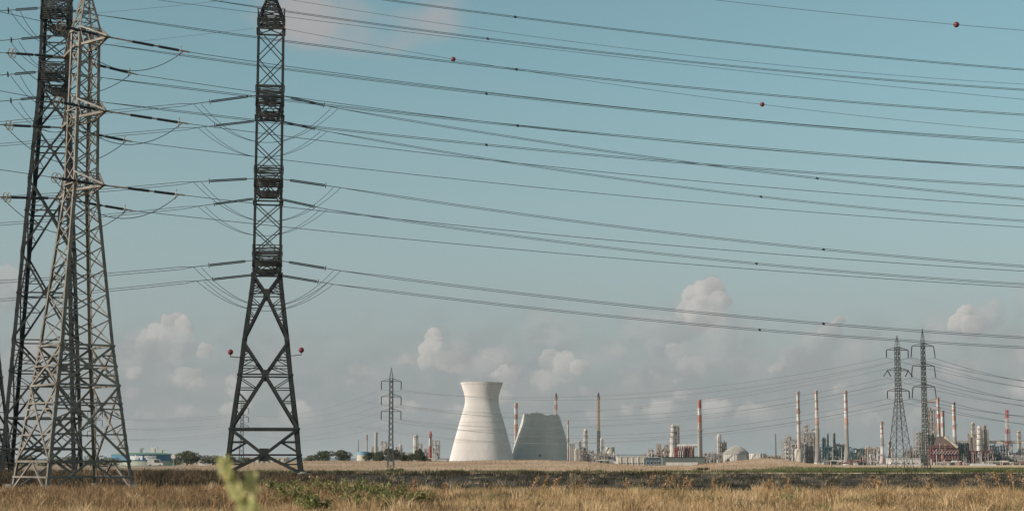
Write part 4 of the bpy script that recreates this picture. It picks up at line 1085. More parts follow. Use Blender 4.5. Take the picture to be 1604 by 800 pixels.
unit('low tangle of pipes below the raised tank', 907, 948, 711, 1270, 'rust_steel', 8, 2, 12, 31, 14, 4, step=.5)
unit('grey pipe structure behind the long white shed', 948, 968, 712, 1275, 'grey_steel', 4, 2, 10, 32, 8, 2)
building('long cream shed with a row of dark windows and small bays', 967, 1011, 715, 1150, 'cream', 16, roofm='white', win=(10, 724.2, 726.3, 'glass'), bays=5)
building('dark teal glazed block at the end of the cream shed', 1010.5, 1034, 716.5, 1140, 'teal', 14, roofm='grey_steel', win=(4, 721, 727, 'glass'))
unit('rusty pipe unit behind the cream shed', 1006, 1046, 704, 1290, 'rust_steel', 7, 3, 12, 33, 12, 6, step=.5)
wall_thing('long white wall right of the teal glazed block', 1043, 1093, 723.5, 1120, 'white', zb=ZF - .5)
building('dark green-grey bunker behind the long white wall', 1037, 1102, 716, 1180, 'bunker', 16, roofm='dark')
column('massive stepped white column behind the red furnaces', 1054.5, 1280, 664, 11.5, 'white', (668, 676, 684, 694), steps=[(0, 1), (.3, 1), (.34, .82), (.7, .8), (.74, .6), (1, .55)])
t_ = unit('scaffold stair tower at the right of the massive white column', 1058, 1063.5, 668, 1283, 'rust_steel', 1, 9, 7, 34, 3, 1)
def furnace(label, x0, x1, ytop, Y, m, seed, ybase=None):
    s = Y / F / CP; zb = ZF if ybase is None else zz(x0, ybase, Y); c = at((x0 + x1) / 2, Y, zb); W_ = (x1 - x0) * s; H = zz(x0, ytop, Y) - zb; r = thing('furnace', c, label, 'furnace'); rn = random.Random(seed)
    MB().box((c.x, Y, zb + H / 2), (W_, 10, H)).build('casing', m, r)
    n = max(3, int(W_ / 2))
    for i in range(n + 1): bar('rib', (c.x - W_ / 2 + W_ * i / n, Y - 5.15, zb), (c.x - W_ / 2 + W_ * i / n, Y - 5.15, zb + H), .3, m, r)
    for i in range(3): platform_ = MB().box((c.x, Y - 5.7, zb + H * (i + 1) / 3.4), (W_ * .98, 1.0, .15)).build('walkway', 'rust_steel', r)
    for i in range(3):
        xx = c.x + W_ * rn.uniform(-.35, .35); MB().tube([(xx, Y - 5.6, zb), (xx, Y - 5.6, zb + H * .8), (xx + W_ * .12, Y - 5.6, zb + H * .8), (xx + W_ * .12, Y - 5.6, zb + H + 1)], .28, 6).build('pipe', rn.choice(('orange', 'rust_steel', 'white')), r)
    return r
furnace('left red-brown furnace box under the white duct', 1056.5, 1071, 700, 1220, 'brick_red', 5); furnace('right orange-brown furnace box under the white duct', 1074, 1086, 700, 1222, 'brick_red', 6)
a, b = P(1061, 697.5, 1222), P(1095, 697.5, 1222)
t = thing('flue_duct', a, 'white horizontal duct joining the furnaces to the tall chimney', 'duct'); MB().tube([a, b], 1.0, 12).build('duct_pipe', 'white', t)
for f_ in (.15, .45, .62): p = a.lerp(b, f_); MB().ring(p, b - a, 1.05, .12).build('flange', 'grey_steel', t)
chimney('tall chimney with bright red and white top on a grey concrete shaft', 1097, 1215, 626, 5.6, 7.6, [(639, 'red'), (650, 'white'), (661, 'red'), (674, 'tan_steel')], (674,), base='grey_concrete')
column('white column with side platforms left of the domed tank', 1126.5, 1270, 679, 6.2, 'white', (692, 699, 706)); unit('small rusty frame against the white column by the domed tank', 1130, 1137, 694, 1275, 'rust_steel', 2, 4, 8, 35, 4, 2)
unit('low grey pipe rows left of the domed tank', 1102, 1136, 710, 1255, 'grey_steel', 7, 2, 10, 36, 8, 3, step=.3)
tank('large white tank with a grey domed roof', 1133, 1174, 711.5, 722, 1240, 'white', dome=697, roof='grey_concrete', ribs=16)
tank('flat white tank right of the domed tank', 1173.5, 1200, 710, 722, 1230, 'white', roof='grey_concrete', ribs=10)
chimney('lone thin black chimney on the tan mound', 1215.5, 1240, 679, 1.5, 2.6, [], base='dark', cap=False)
unit('distant low pipe line between the tank and the tan mound', 1199, 1230, 714, 1350, 'grey_steel', 8, 2, 8, 37, 6, 2)

# ------------------------------------------------------------------ refinery, right
unit('left lower half of the big open steel plant with white vessels', 1228, 1257, 684, YR, 'grey_steel', 6, 7, 18, 41, 22, 6, step=.25)
unit('tallest block of the big open steel plant behind the chimneys', 1256, 1281, 660, YR + 6, 'grey_steel', 5, 11, 18, 42, 26, 6, step=.3)
B3 = 'banded chimneys of the refinery'
chimney('pink-banded chimney rising out of the big open steel plant', 1252, 1275, 613, 5.0, 6.2, [(618, 'orange'), (626, 'white'), (632, 'orange'), (639, 'white'), (648, 'faded_red'), (659, 'white'), (664, 'faded_red'), (682, 'white')], (617, 646, 662, 678), base='pink', flare=3)
tank('cream squat tank at the foot of the pink-banded chimney', 1245, 1258, 703, 722, 1262, 'cream', roof='pink')
chimney('middle tall banded chimney with a splayed concrete foot', 1281, 1245, 612, 5.0, 5.6, [(617, 'faded_red'), (626, 'white'), (629, 'faded_red'), (638, 'white'), (642, 'faded_red'), (654, 'white'), (665, 'orange'), (670, 'pink')], (664,), base='grey_concrete', flare=6, plinth=(12, 724))
chimney('right tall banded chimney on a round white plinth', 1327, 1245, 612, 5.6, 6.2, [(617, 'faded_red'), (627, 'white'), (630, 'faded_red'), (639, 'white'), (643, 'faded_red'), (654, 'white'), (665, 'orange'), (671, 'pink')], (664,), base='grey_concrete', flare=6, plinth=(14, 724))
unit('dark teal steel plant left of the right tall chimney', 1289, 1330, 700, 1290, 'teal', 7, 5, 16, 43, 12, 3, ('teal', 'grey_steel', 'white'), clad=('teal', .5))
unit('stepped dark teal steel tower right of the right tall chimney', 1330, 1349, 697, 1285, 'teal', 4, 5, 14, 44, 7, 2, ('teal', 'white'), clad=('teal', .45), step=.5)
chimney('left one of two thin dark stacks above the teal plant', 1297.5, 1320, 679, 2.6, 3, [], base='dark')
chimney('right one of two dark stacks, reddish below, above the teal plant', 1307.5, 1325, 678, 3.6, 4, [(694, 'dark')], base='brick_red')
column('pale column between the middle chimney and the dark stacks', 1291, 1310, 684, 4.6, 'cream', (690, 697))
unit('rusty vessels and pipes on top of the teal plant', 1310, 1326, 690, 1312, 'rust_steel', 3, 6, 10, 45, 8, 4, step=.4)
unit('untidy low plant of pale pipes right of the teal tower', 1349, 1375, 702, 1280, 'rust_steel', 6, 4, 14, 46, 16, 8, step=.5)
column('small dark-capped vessel above the untidy low plant', 1361, 1290, 697, 3.4, 'grey_steel')
chimney('shorter banded chimney with a thick pink foot left of the pylons', 1382.5, 1235, 660, 4.6, 5.4, [(664, 'orange'), (669, 'white'), (672, 'faded_red'), (677, 'white'), (680, 'faded_red'), (685, 'white'), (697, 'grey_concrete'), (711, 'white')], (664, 697, 712), base='pink', flare=6)
column('taller one of two pale columns left of the wide-based pylon', 1393.5, 1240, 689, 3.6, 'cream', (693,)); column('shorter one of two pale columns left of the wide-based pylon', 1397.5, 1236, 700, 3.2, 'white', (703,))
building('low white building behind the wide-based pylon', 1392, 1438, 718, 1180, 'white', 14, roofm='white', win=(6, 724, 725.4, 'dark'), bays=0)
wall_thing('white boundary wall at the foot of the pylon pair', 1375, 1442, 726.5, 1100, 'white', zb=ZF - .5)
unit('dark tall lattice plant behind the right pylon', 1436, 1452, 666, 1290, 'grey_steel', 3, 11, 14, 47, 12, 5, ('grey_steel', 'rust_steel', 'white'), step=.35)
unit('tallest dark lattice plant with a tan deck, right of the right pylon', 1452, 1466, 631, 1300, 'grey_steel', 3, 16, 14, 48, 18, 4, ('grey_steel', 'teal', 'white'), step=.1)
a = at(1459, 1300); t = thing('roof_deck', (a.x, a.y, zz(1459, 630, 1300)), 'tan deck on top of the tallest dark lattice plant', 'deck'); c = ROOT[t.name]
MB().box((c.x, c.y, c.z + .4), (7.5, 14.5, .8)).build('deck_slab', 'tan_steel', t); MB().box((c.x, c.y - 7.1, c.z + 1.5), (7.5, .12, .12)).build('rail', 'tan_steel', t)
chimney('taller one of twin banded chimneys above the maroon furnace', 1472, 1270, 622, 4.6, 5, [(631, 'orange'), (637, 'white'), (641, 'faded_red'), (648, 'white'), (655, 'red'), (662, 'white'), (670, 'orange'), (680, 'tan_steel')], (641,), base='white')
chimney('shorter one of twin banded chimneys above the maroon furnace', 1478.7, 1276, 643, 5.4, 5.6, [(652, 'faded_red'), (662, 'white'), (669, 'faded_red'), (680, 'white')], (), base='cream')
chimney('striped chimney right of the maroon furnace', 1496.5, 1285, 630, 5.6, 6, [(633, 'maroon'), (640, 'white'), (645, 'orange'), (651, 'white'), (658, 'orange'), (666, 'white'), (672, 'orange'), (684, 'white')], (666,), base='grey_steel', flare=4)
r = furnace('wide maroon furnace with diamond bracing', 1456, 1499, 697, 1235, 'maroon', 7); c = ROOT[r.name]; s_ = 1235 / F
for i in range(8):
    x0_, x1_ = c.x + (-19 + i * 4.75) * s_, c.x + (-19 + (i + 1) * 4.75) * s_; za, zb_ = zz(1478, 705, 1235), zz(1478, 711, 1235); yf = 1229.0
    bar('brace', (x0_, yf, za), (x1_, yf, zb_), .3, 'pink', r); bar('brace', (x0_, yf - .32, zb_), (x1_, yf - .32, za), .3, 'pink', r)
mb = MB(); pts = [(1462, 698), (1467, 683), (1482, 683), (1500, 698)]
mb.add([P(x, y, 1235 + e) for e in (-4, 4) for x, y in pts], [(0, 1, 2, 3), (7, 6, 5, 4), (0, 4, 5, 1), (1, 5, 6, 2), (2, 6, 7, 3), (3, 7, 4, 0)]); mb.build('hood', 'hood', r)
MB().tube([P(1480, 684, 1229), P(1489, 690, 1229), P(1500, 700, 1229)], 1.1, 10).build('sloping_duct', 'cream', r)
unit('teal and white plant right of the maroon furnace', 1500, 1518, 696, 1290, 'teal', 4, 4, 14, 49, 10, 3, ('teal', 'white', 'grey_steel'), clad=('teal', .3))
a, b = P(1497, 692.5, 1330), P(1660, 692.5, 1330)
t = thing('pipe_rack', (a.x, a.y, ZF), 'long raised cream pipe bridge reaching the right edge', 'pipe bridge')
MB().box(((a.x + b.x) / 2, 1330, a.z), (b.x - a.x, 4, 1.7)).build('deck', 'cream', t)
for i in range(12): p = a.lerp(b, (i + .5) / 12); bar('support', (p.x, 1330, ZF), (p.x, 1330, a.z - .86), .6, 'rust_steel', t)
for e in (-1.2, 0, 1.2): MB().tube([(a.x, 1330 + e, a.z + 1.25), (b.x, 1330 + e, a.z + 1.25)], .35, 6).build('pipe', 'rust_steel', t)
column('slim left column of the cream column cluster near the right edge', 1525, 1265, 660, 4.6, 'cream', (664, 671, 680))
column('fat stepped white column of the cluster near the right edge', 1535, 1262, 666, 10, 'white', (672, 679, 687, 696), steps=[(0, 1), (.35, 1), (.38, .85), (.7, .82), (.74, .65), (1, .6)])
column('dark slim right column of the cluster near the right edge', 1543.5, 1266, 664, 4.4, 'rust_steel', (667, 676, 686, 696)); column('dark short stack left of the column cluster', 1522.5, 1255, 684, 3.8, 'dark')
unit('dark red plant with orange pipes below the column cluster', 1519, 1552, 706, 1240, 'maroon', 6, 4, 14, 50, 14, 5, ('maroon', 'orange', 'dark', 'cream'), clad=('maroon', .3))
unit('grey-teal low plant right of the dark red one', 1551, 1570, 709, 1250, 'teal', 4, 3, 12, 51, 8, 4, ('grey_steel', 'teal', 'white'), clad=('teal', .3))
unit('low grey plant reaching the right edge', 1570, 1632, 708, 1260, 'grey_steel', 11, 3, 14, 52, 18, 6, step=.3)
flare('tapering red and white lattice tower near the right edge', 1580, 1310, 641, 4.2, 9, [(655, 'red'), (671, 'white'), (679, 'red'), (690, 'white'), (698, 'red'), (728, 'white')], tip=False)
column('cream column at the right edge', 1597, 1300, 673, 4.2, 'cream', (676, 684, 693))
unit('pale scaffold block directly behind the maroon furnace', 1464, 1484, 672, 1300, 'grey_steel', 5, 9, 12, 61, 16, 5, step=.45)
unit('pale pipe structure between the striped chimney and the cream column cluster', 1486, 1520, 694, 1315, 'grey_steel', 8, 5, 12, 62, 20, 8, step=.5)
unit('tall open scaffold wrapped round the cream column cluster', 1520, 1547, 668, 1280, 'rust_steel', 5, 10, 8, 63, 8, 2, step=.35, fill=.9)
unit('pale grey pipe structure under the right end of the pipe bridge', 1548, 1582, 699, 1290, 'grey_steel', 8, 5, 12, 64, 18, 6, step=.5)
unit('grey vessel structure at the foot of the tapering lattice tower', 1584, 1640, 697, 1285, 'rust_steel', 9, 5, 12, 65, 18, 8, step=.5)
unit('pale pipe structure between the pylon pair', 1418, 1438, 700, 1270, 'grey_steel', 4, 5, 12, 66, 10, 4, step=.4)
unit('rusty pipe structure left of the massive stepped white column', 1030, 1050, 697, 1300, 'rust_steel', 5, 4, 12, 67, 12, 5, step=.5)
unit('grey pipe structure below the tall ringed white column', 908, 934, 700, 1295, 'grey_steel', 5, 4, 12, 68, 12, 5, step=.5)
c = at(1540, 1130, zz(1540, 729.5, 1130)); t = thing('pipe_tank', c, 'long white horizontal tank lying by the green field', 'tank'); L_ = 21 * 1130 / F
fsmooth(MB().lathe((c.x - L_, c.y, c.z), (c.x + L_, c.y, c.z), [(0, .1), (.01, .8), (.03, 1.2), (.97, 1.2), (.99, .8), (1, .1)], 16).build('drum', 'white', t), 35)
for f_ in (-.6, .0, .6): MB().box((c.x + L_ * f_, c.y, (c.z - 1 + ZF) / 2 - .2), (.8, 2, max(.3, c.z - 1 - ZF + .5))).build('saddle', 'grey_concrete', t)
yard('low pale clutter of pipes, huts and small tanks below the maroon furnace', 1440, 1520, 1170, 53, 30)
yard('low clutter of pipes and small tanks behind the long white horizontal tank', 1545, 1640, 1170, 54, 30)
wall_thing('pale low wall in front of the right-hand refinery', 1442, 1640, 731, 1080, 'cream', zb=ZF - .5)
yard('pale clutter of pipes and drums at the foot of the teal plant', 1286, 1378, 1190, 55, 26)
yard('low clutter of pipes and vessels left of the cream shed', 905, 968, 1200, 56, 20)
wall_thing('pale low wall at the foot of the teal plant and chimneys', 1262, 1374, 728.5, 1150, 'cream', zb=ZF - .5)

# ------------------------------------------------------------------ plants
def leaves_mesh(name, pts, size, nrm_jit, m, parent, rng, tone=None):
    n = len(pts); a = rng.normal(size=(n, 3)); a /= np.linalg.norm(a, axis=1)[:, None]; b = rng.normal(size=(n, 3)); b -= a * (a * b).sum(1)[:, None]; b /= np.linalg.norm(b, axis=1)[:, None]
    sz = size * rng.uniform(.6, 1.4, n)[:, None]; L = np.array(root_loc(parent)) if parent else 0
    v = np.stack([pts - a * sz, pts + b * sz * .55, pts + a * sz, pts - b * sz * .55], 1).reshape(-1, 3) - L
    f = np.arange(4 * n).reshape(-1, 4)
    me = bpy.data.meshes.new(name); me.from_pydata(v.tolist(), [], f.tolist()); me.materials.append(M[m])
    at_ = me.attributes.new('tone', 'FLOAT', 'POINT'); t = rng.uniform(0, 1, n) if tone is None else tone
    at_.data.foreach_set('value', np.repeat(t, 4).astype(np.float32))
    o = bpy.data.objects.new(name, me); COL.objects.link(o)
    if parent: o.parent = parent
    return o
def tree(label, x0, x1, ytop, Y, seed, m='leaf', nleaf=1500, group=None, ybase=None, clumps=9, name='tree'):
    rng = np.random.default_rng(seed); s = Y / F / CP; x = (x0 + x1) / 2; X = at(x, Y).x; zb = gz(X, Y) - .2; H = zz(x, ytop, Y) - zb; rx = (x1 - x0) / 2 * s * 1.18
    c = Vector((X, Y, zb)); t = thing(name, c, label, 'tree', group)
    tr = MB().tube([c, c + Vector((rng.uniform(-.2, .2), 0, H * .3)), c + Vector((rng.uniform(-.4, .4), 0, H * .6))], .035 * H + .08, 7, .02 * H)
    cl = []
    for i in range(clumps):
        a = rng.uniform(0, 2 * math.pi); q = rng.uniform(.25, .78) if i else 0
        cl.append((np.array([X + math.cos(a) * rx * q, Y + math.sin(a) * rx * q, zb + H * rng.uniform(.30, .86) * (1 - .14 * q)]), rx * rng.uniform(.36, .55), H * rng.uniform(.19, .29)))
    cl.append((np.array([X, Y, zb + H * .80]), rx * .4, H * .2))
    for p, _, _ in cl[:6]: tr.tube([c + Vector((0, 0, H * .28)), Vector(p)], .016 * H + .03, 5, .008 * H)
    tr.build('trunk', 'bark', t)
    pts = []; tone = []
    for p, r1, r2 in cl:
        k = nleaf // len(cl); d = rng.normal(size=(k, 3)); d /= np.linalg.norm(d, axis=1)[:, None]; q = rng.uniform(.35, 1.08, k) ** .5
        pts.append(p + d * q[:, None] * np.array([r1, r1, r2])); tone.append(np.clip(rng.uniform(.15, .85) + rng.normal(0, .18, k), 0, 1))
    leaves_mesh('crown', np.concatenate(pts), max(.16, H * .055), 1, m, t, rng, np.concatenate(tone))
    return t
tree('round dark green tree beside the white totem sign', 274, 312, 706.5, 560, 1, nleaf=3000, clumps=12)
tree('small olive tree right of the white and green shed', 318, 350, 712, 560, 2, 'olive_leaf', 1800)
G = 'dark trees in the row left of the slim pylon'
for i, (a, b, y, lab) in enumerate([(350, 372, 714, 'low bush-like tree behind the left foot of the middle pylon'), (372, 398, 716, 'olive tree behind the middle pylon, left of its gusset'), (478, 498, 712, 'small tree touching the right leg of the middle pylon'),
        (495, 523, 705, 'left one of two round trees right of the middle pylon'), (518, 549, 704.5, 'right one of two round trees right of the middle pylon')]): tree(lab, a, b, y, 600 + 8 * i, 10 + i, 'leaf' if i > 2 else 'olive_leaf', 1800, clumps=9)
for i, (a, b, y, lab) in enumerate([(568, 590, 708, 'leftmost tree of the long clump, overlapping the blue-topped tank'), (582, 606, 706, 'dark tree of the long clump just left of the slim pylon'), (603, 624, 702, 'grey-green tree of the long clump right behind the slim pylon'),
        (618, 640, 707, 'olive tree of the long clump just right of the slim pylon'), (635, 656, 709, 'low tree of the long clump under the stout white column'), (652, 664, 703, 'narrow dark pointed tree in the long clump'), (658, 674, 713, 'rightmost tree of the long clump near the red chimney')]):
    tree(lab, a, b, y, 560 + 9 * i, 30 + i, ('leaf', 'leaf', 'olive_leaf', 'olive_leaf', 'leaf', 'leaf', 'leaf')[i], 1700, clumps=8)
for i, (a, b, y, lab) in enumerate([(0, 30, 716, 'dark tree at the far left behind the pylon legs'), (24, 62, 712, 'broad tree behind the left legs of the pale pylon'), (58, 96, 716, 'dark tree in the middle of the pale pylon base'), (92, 130, 714, 'olive tree behind the pale pylon base'), (128, 166, 713, 'grey-green tree behind the back leg of the pale pylon'), (160, 200, 716, 'low tree left of the round lettered tank')]):
    tree(lab, a, b, y, 500 + 10 * i, 50 + i, 'olive_leaf' if i % 2 else 'leaf', 1600, clumps=9)

def blades(name, X, Y, h, w, m, rng, lean=.35, tone=None, z=0.):
    n = len(X); a = rng.uniform(0, 2 * math.pi, n); ln = rng.normal(0, lean, n) * h; la = rng.uniform(0, 2 * math.pi, n)
    dx, dy = np.cos(la) * ln, np.sin(la) * ln; wx, wy = np.cos(a) * w / 2, np.sin(a) * w / 2
    zb = np.full(n, z) if np.isscalar(z) else z
    v = np.empty((n, 5, 3))
    v[:, 0] = np.stack([X - wx, Y - wy, zb], 1); v[:, 1] = np.stack([X + wx, Y + wy, zb], 1)
    v[:, 2] = np.stack([X + wx * .8 + dx * .35, Y + wy * .8 + dy * .35, zb + h * .6], 1); v[:, 3] = np.stack([X - wx * .8 + dx * .35, Y - wy * .8 + dy * .35, zb + h * .6], 1)
    v[:, 4] = np.stack([X + dx, Y + dy, zb + h], 1)
    me = bpy.data.meshes.new(name); b = np.arange(n) * 5
    me.vertices.add(n * 5); me.vertices.foreach_set('co', v.reshape(-1).astype(np.float32))
    me.loops.add(n * 7); me.polygons.add(n * 2)
    lv = np.stack([b, b + 1, b + 2, b + 3, b + 3, b + 2, b + 4], 1).reshape(-1); me.loops.foreach_set('vertex_index', lv.astype(np.int32))
    me.polygons.foreach_set('loop_start', np.stack([np.arange(n) * 7, np.arange(n) * 7 + 4], 1).reshape(-1).astype(np.int32))
    me.materials.append(M[m]); me.update(calc_edges=True)
    at_ = me.attributes.new('tone', 'FLOAT', 'POINT'); t = rng.uniform(0, 1, n) if tone is None else np.clip(tone, 0, 1)
    at_.data.foreach_set('value', np.repeat(t, 5).astype(np.float32))
    o = bpy.data.objects.new(name, me); COL.objects.link(o); o['kind'] = 'stuff'; return o
def field(rng, n, y0, y1, p0, p1, clump=0., nc=1):
    """positions in the wedge between two bearings (given as photo columns), some of them gathered in tufts"""
    Y = np.sqrt(rng.uniform(y0 ** 2, y1 ** 2, n)); X = (rng.uniform(p0, p1, n) - CX) / F * Y
    if clump:
        k = n // nc; cY = np.sqrt(rng.uniform(y0 ** 2, y1 ** 2, k)); cX = (rng.uniform(p0, p1, k) - CX) / F * cY; i = rng.integers(0, k, n)
        X = cX[i] + rng.normal(0, clump, n); Y = cY[i] + rng.normal(0, clump, n); return X, Y, i, k
    return X, Y
def low(X, Y, f=.22):  # slow patches
    return .5 + .25 * np.sin(X * f + 1.3 * np.sin(Y * f * .7)) + .25 * np.sin(Y * f * 1.9 + X * f * .6 + 2)
rng = np.random.default_rng(5)
X, Y, i, k = field(rng, 100000, 48, 89, -60, 1680, .26, 14)
ht = rng.uniform(.5, 1.25, k)[i]; tn = rng.uniform(.1, .8, k)[i] * .6 + low(X, Y) * .35 + rng.normal(0, .12, len(X))
o = blades('dry_grass', X, Y, .30 * ht * (.55 + .75 * low(X, Y, .35)) * rng.uniform(.6, 1.2, len(X)), .020, 'dry_blade', rng, .95, tn)
tag(o, 'dry tan grass of the near verge', 'grass')
X, Y, i, k = field(rng, 34000, 22, 48, -80, 1700, .12, 16)
# grass on the nearer slope, low enough to show only its tips
o = blades('verge_grass', X, Y, (.42 + (48 - Y) / 26 * .18) * rng.uniform(.4, 1.1, len(X)), .013, 'dry_blade', rng, .8, rng.uniform(.1, .8, k)[i] * .7 + rng.uniform(0, .3, len(X)))
tag(o, 'closest tips of dry grass along the bottom edge', 'grass')
X, Y, i, k = field(rng, 36000, 98, 190, -80, 520, .30, 30)
o = blades('dark_undergrowth', X, Y, (.25 + .85 * rng.uniform(0, 1, k)[i] * np.clip((520 - (X / Y * F + CX)) / 200, .25, 1)) * rng.uniform(.5, 1.1, len(X)), .045, 'umber_blade', rng, .7, rng.uniform(0, 1, k)[i] ** 1.5 + rng.normal(0, .1, len(X)))
tag(o, 'dark brown undergrowth behind and between the left pylons', 'undergrowth')
X, Y, i, k = field(rng, 30000, 52, 88, -60, 360, .25, 22)
o = blades('brown_weeds', X, Y, (.22 + .36 * rng.uniform(0, 1, k)[i]) * rng.uniform(.4, 1.15, len(X)), .026, 'brown_blade', rng, .85, rng.uniform(0, 1, k)[i] * .75 - .05 + rng.uniform(0, .35, len(X)))
tag(o, 'thick brown weeds around the feet of the left pylons', 'weeds')
X, Y, i, k = field(rng, 22000, 58, 94, 300, 680, .28, 26)
o = blades('mixed_weeds', X, Y, (.20 + .50 * rng.uniform(0, 1, k)[i] * np.clip(1.25 - np.abs((X / Y * F + CX) - 470) / 240, .2, 1)) * rng.uniform(.5, 1.1, len(X)), .026, 'brown_blade', rng, .85, rng.uniform(0, 1, k)[i] * .75 - .05 + rng.uniform(0, .35, len(X)))
tag(o, 'mixed brown and green weeds around the foot of the middle pylon', 'weeds')
X, Y, i, k = field(rng, 70000, 86, 226, -80, 1700, .30, 22)
o = blades('field_stubble', X, Y, (.06 + .50 * rng.uniform(0, 1, k)[i] ** 2) * rng.uniform(.5, 1.2, len(X)), .036, 'dark_blade', rng, 1.1, np.where(rng.uniform(0, 1, k)[i] > .72, .8, .12) + rng.normal(0, .15, len(X)))
tag(o, 'dark stubble with pale dry stems on the ploughed field', 'stubble')
X, Y, i, k = field(rng, 26000, 246, 266, -80, 1700, .5, 30)
o = blades('track_edge_grass', X, Y, (.12 + .5 * rng.uniform(0, 1, k)[i] ** 2) * rng.uniform(.5, 1.1, len(X)), .06, 'green_blade', rng, .6, rng.uniform(-.2, .7, k)[i] + rng.uniform(0, .3, len(X))); tag(o, 'green and dry grass growing along the far side of the dirt track', 'grass')
X, Y = field(rng, 22000, 250, 417, 1130, 1700); k_ = X > np.array([green_edge(b) for b in Y]) + rng.normal(0, 1.2, len(X)); X, Y = X[k_], Y[k_]
o = blades('meadow_grass', X, Y, rng.uniform(.15, .4, len(X)), .07, 'green_blade', rng, .4, low(X, Y, .06) * .5 + rng.uniform(0, .35, len(X)), np.array([gz(a, b) for a, b in zip(X, Y)])); tag(o, 'short green grass of the field below the right-hand refinery', 'grass')
X, Y = field(rng, 11000, 262, 520, 300, 1300)
o = blades('dry_tufts', X, Y, rng.uniform(.1, .4, len(X)) * (rng.uniform(0, 1, len(X)) ** 2 + .4), .10, 'brown_blade', rng, .5, .5 + rng.uniform(0, .5, len(X)), np.array([gz(a, b) for a, b in zip(X, Y)])); tag(o, 'dry tufts dotted over the tan field below the cooling towers', 'grass')

X, Y, i, k = field(rng, 5500, 50, 92, -60, 1680, .30, 50)
o = blades('green_weeds', X, Y, (.15 + .40 * rng.uniform(0, 1, k)[i]) * rng.uniform(.5, 1.1, len(X)), .024, 'green_blade', rng, .7, rng.uniform(.2, 1, k)[i] + rng.uniform(-.2, .3, len(X))); tag(o, 'green weeds scattered through the dry verge grass', 'weeds')
X, Y, i, k = field(rng, 20000, 196, 226, -80, 1060, .8, 60)
o = blades('bank_scrub', X, Y, (.08 + .55 * rng.uniform(0, 1, k)[i] ** 2) * rng.uniform(.4, 1.1, len(X)), .065, 'umber_blade', rng, .7, rng.uniform(-.1, .55, k)[i] + rng.normal(0, .12, len(X))); tag(o, 'dark scrub along the far edge of the ploughed field', 'scrub')
X, Y, i, k = field(rng, 30000, 46, 88, -60, 1680, .16, 60)
o = blades('tussock_grass', X, Y, (.22 + .55 * rng.uniform(0, 1, k)[i] ** 2) * rng.uniform(.45, 1.1, len(X)), .022, 'dry_blade', rng, .55, rng.uniform(-.3, 1.1, k)[i] + rng.normal(0, .12, len(X))); tag(o, 'taller dry tussocks standing out of the verge grass', 'grass')
X, Y, i, k = field(rng, 11000, 46, 90, -60, 1680, .5, 90)
o = blades('dead_weeds', X, Y, (.12 + .34 * rng.uniform(0, 1, k)[i]) * rng.uniform(.45, 1.1, len(X)), .026, 'umber_blade', rng, 1.0, rng.uniform(.1, .9, k)[i] + rng.normal(0, .12, len(X))); tag(o, 'dark brown dead weeds patched through the verge grass', 'weeds')
def shrub(label, x, Y, ytop, w_px, seed, m='weed_leaf', n=1300, group=None, name='shrub', size=.045):
    rg = np.random.default_rng(seed); X = at(x, Y).x; zb = gz(X, Y); H = zz(x, ytop, Y) - zb; rr = w_px / 2 * Y / F; c = Vector((X, Y, zb - .05)); t = thing(name, c, label, 'shrub', group)
    st = MB(); pts = []; tn = []
    ns = max(10, int(rr * 26))
    for i in range(ns):
        a = rg.uniform(0, 6.28); q = rg.uniform(.2, 1) ** .6; tip = Vector((X + math.cos(a) * rr * q, Y + math.sin(a) * rr * q, zb + H * rg.uniform(.3, 1.05) * (1 - .15 * q)))
        midp = c.lerp(tip, .5) + Vector((0, 0, H * .08)); st.tube([c, midp, tip], .018, 4, .006)
        k = n // ns; tt = rg.uniform(.25, 1.0, k); tone_ = rg.uniform(.1, .9)
        for q_ in tt: pts.append(np.array(c.lerp(midp, q_ * 2) if q_ < .5 else midp.lerp(tip, q_ * 2 - 1)) + rg.normal(0, .06, 3)); tn.append(tone_ + rg.normal(0, .15))
    st.build('stem', 'bark', t); leaves_mesh('foliage', np.array(pts), size, 1, m, t, rg, np.clip(np.array(tn), 0, 1)); return t
shrub('green leafy weed clump below the right foot of the middle pylon', 556, 70, 745, 78, 1, n=2600)
shrub('olive weed clump left of the leaning dry stalk', 512, 74, 746, 66, 2, 'weed_leaf', 2000)
shrub('green weed clump under the middle of the dark pylon', 440, 76, 747, 66, 3, n=2000)
shrub('dark weed clump right of the leaning dry stalk', 604, 66, 756, 80, 4, 'weed_leaf', 2000)
shrub('yellow-green weed clump right of the blurred plant', 455, 62, 757, 80, 21, n=1800)
shrub('spreading green weed clump low in front of the leaning dry stalks', 580, 54, 768, 90, 22, n=1800)
shrub('small green weed clump at the right end of the weedy verge', 655, 62, 765, 60, 23, n=1200)
shrub('olive weed clump just left of the leaning dry stalks', 492, 54, 764, 70, 24, 'weed_leaf', n=1400)
shrub('low green weed patch at the bottom edge left of the blurred plant', 290, 60, 786, 60, 5, n=1200, size=.03)
shrub('low dark bush at the foot of the pale pylon', 95, 115, 752, 70, 6, 'olive_leaf', 1000)
shrub('brownish bush in front of the left dark pylon', 25, 130, 745, 60, 7, 'olive_leaf', 900)
shrub('brown-green weed clump left of the blurred plant', 240, 120, 746, 60, 8, 'olive_leaf', 900)
shrub('dark low bush on the tan field right of centre', 1100, 300, 732, 26, 9, 'olive_leaf', 500, size=.16)
shrub('round low bush at the foot of the wide-based pylon', 1428, 262, 734, 30, 10, 'leaf', 600, size=.16)
shrub('round low bush just right of the pylon pair', 1462, 268, 735, 24, 12, 'leaf', 500, size=.16)
shrub('bush at the foot of the slim pylon', 618, 262, 733, 34, 11, 'leaf', 700, size=.14)

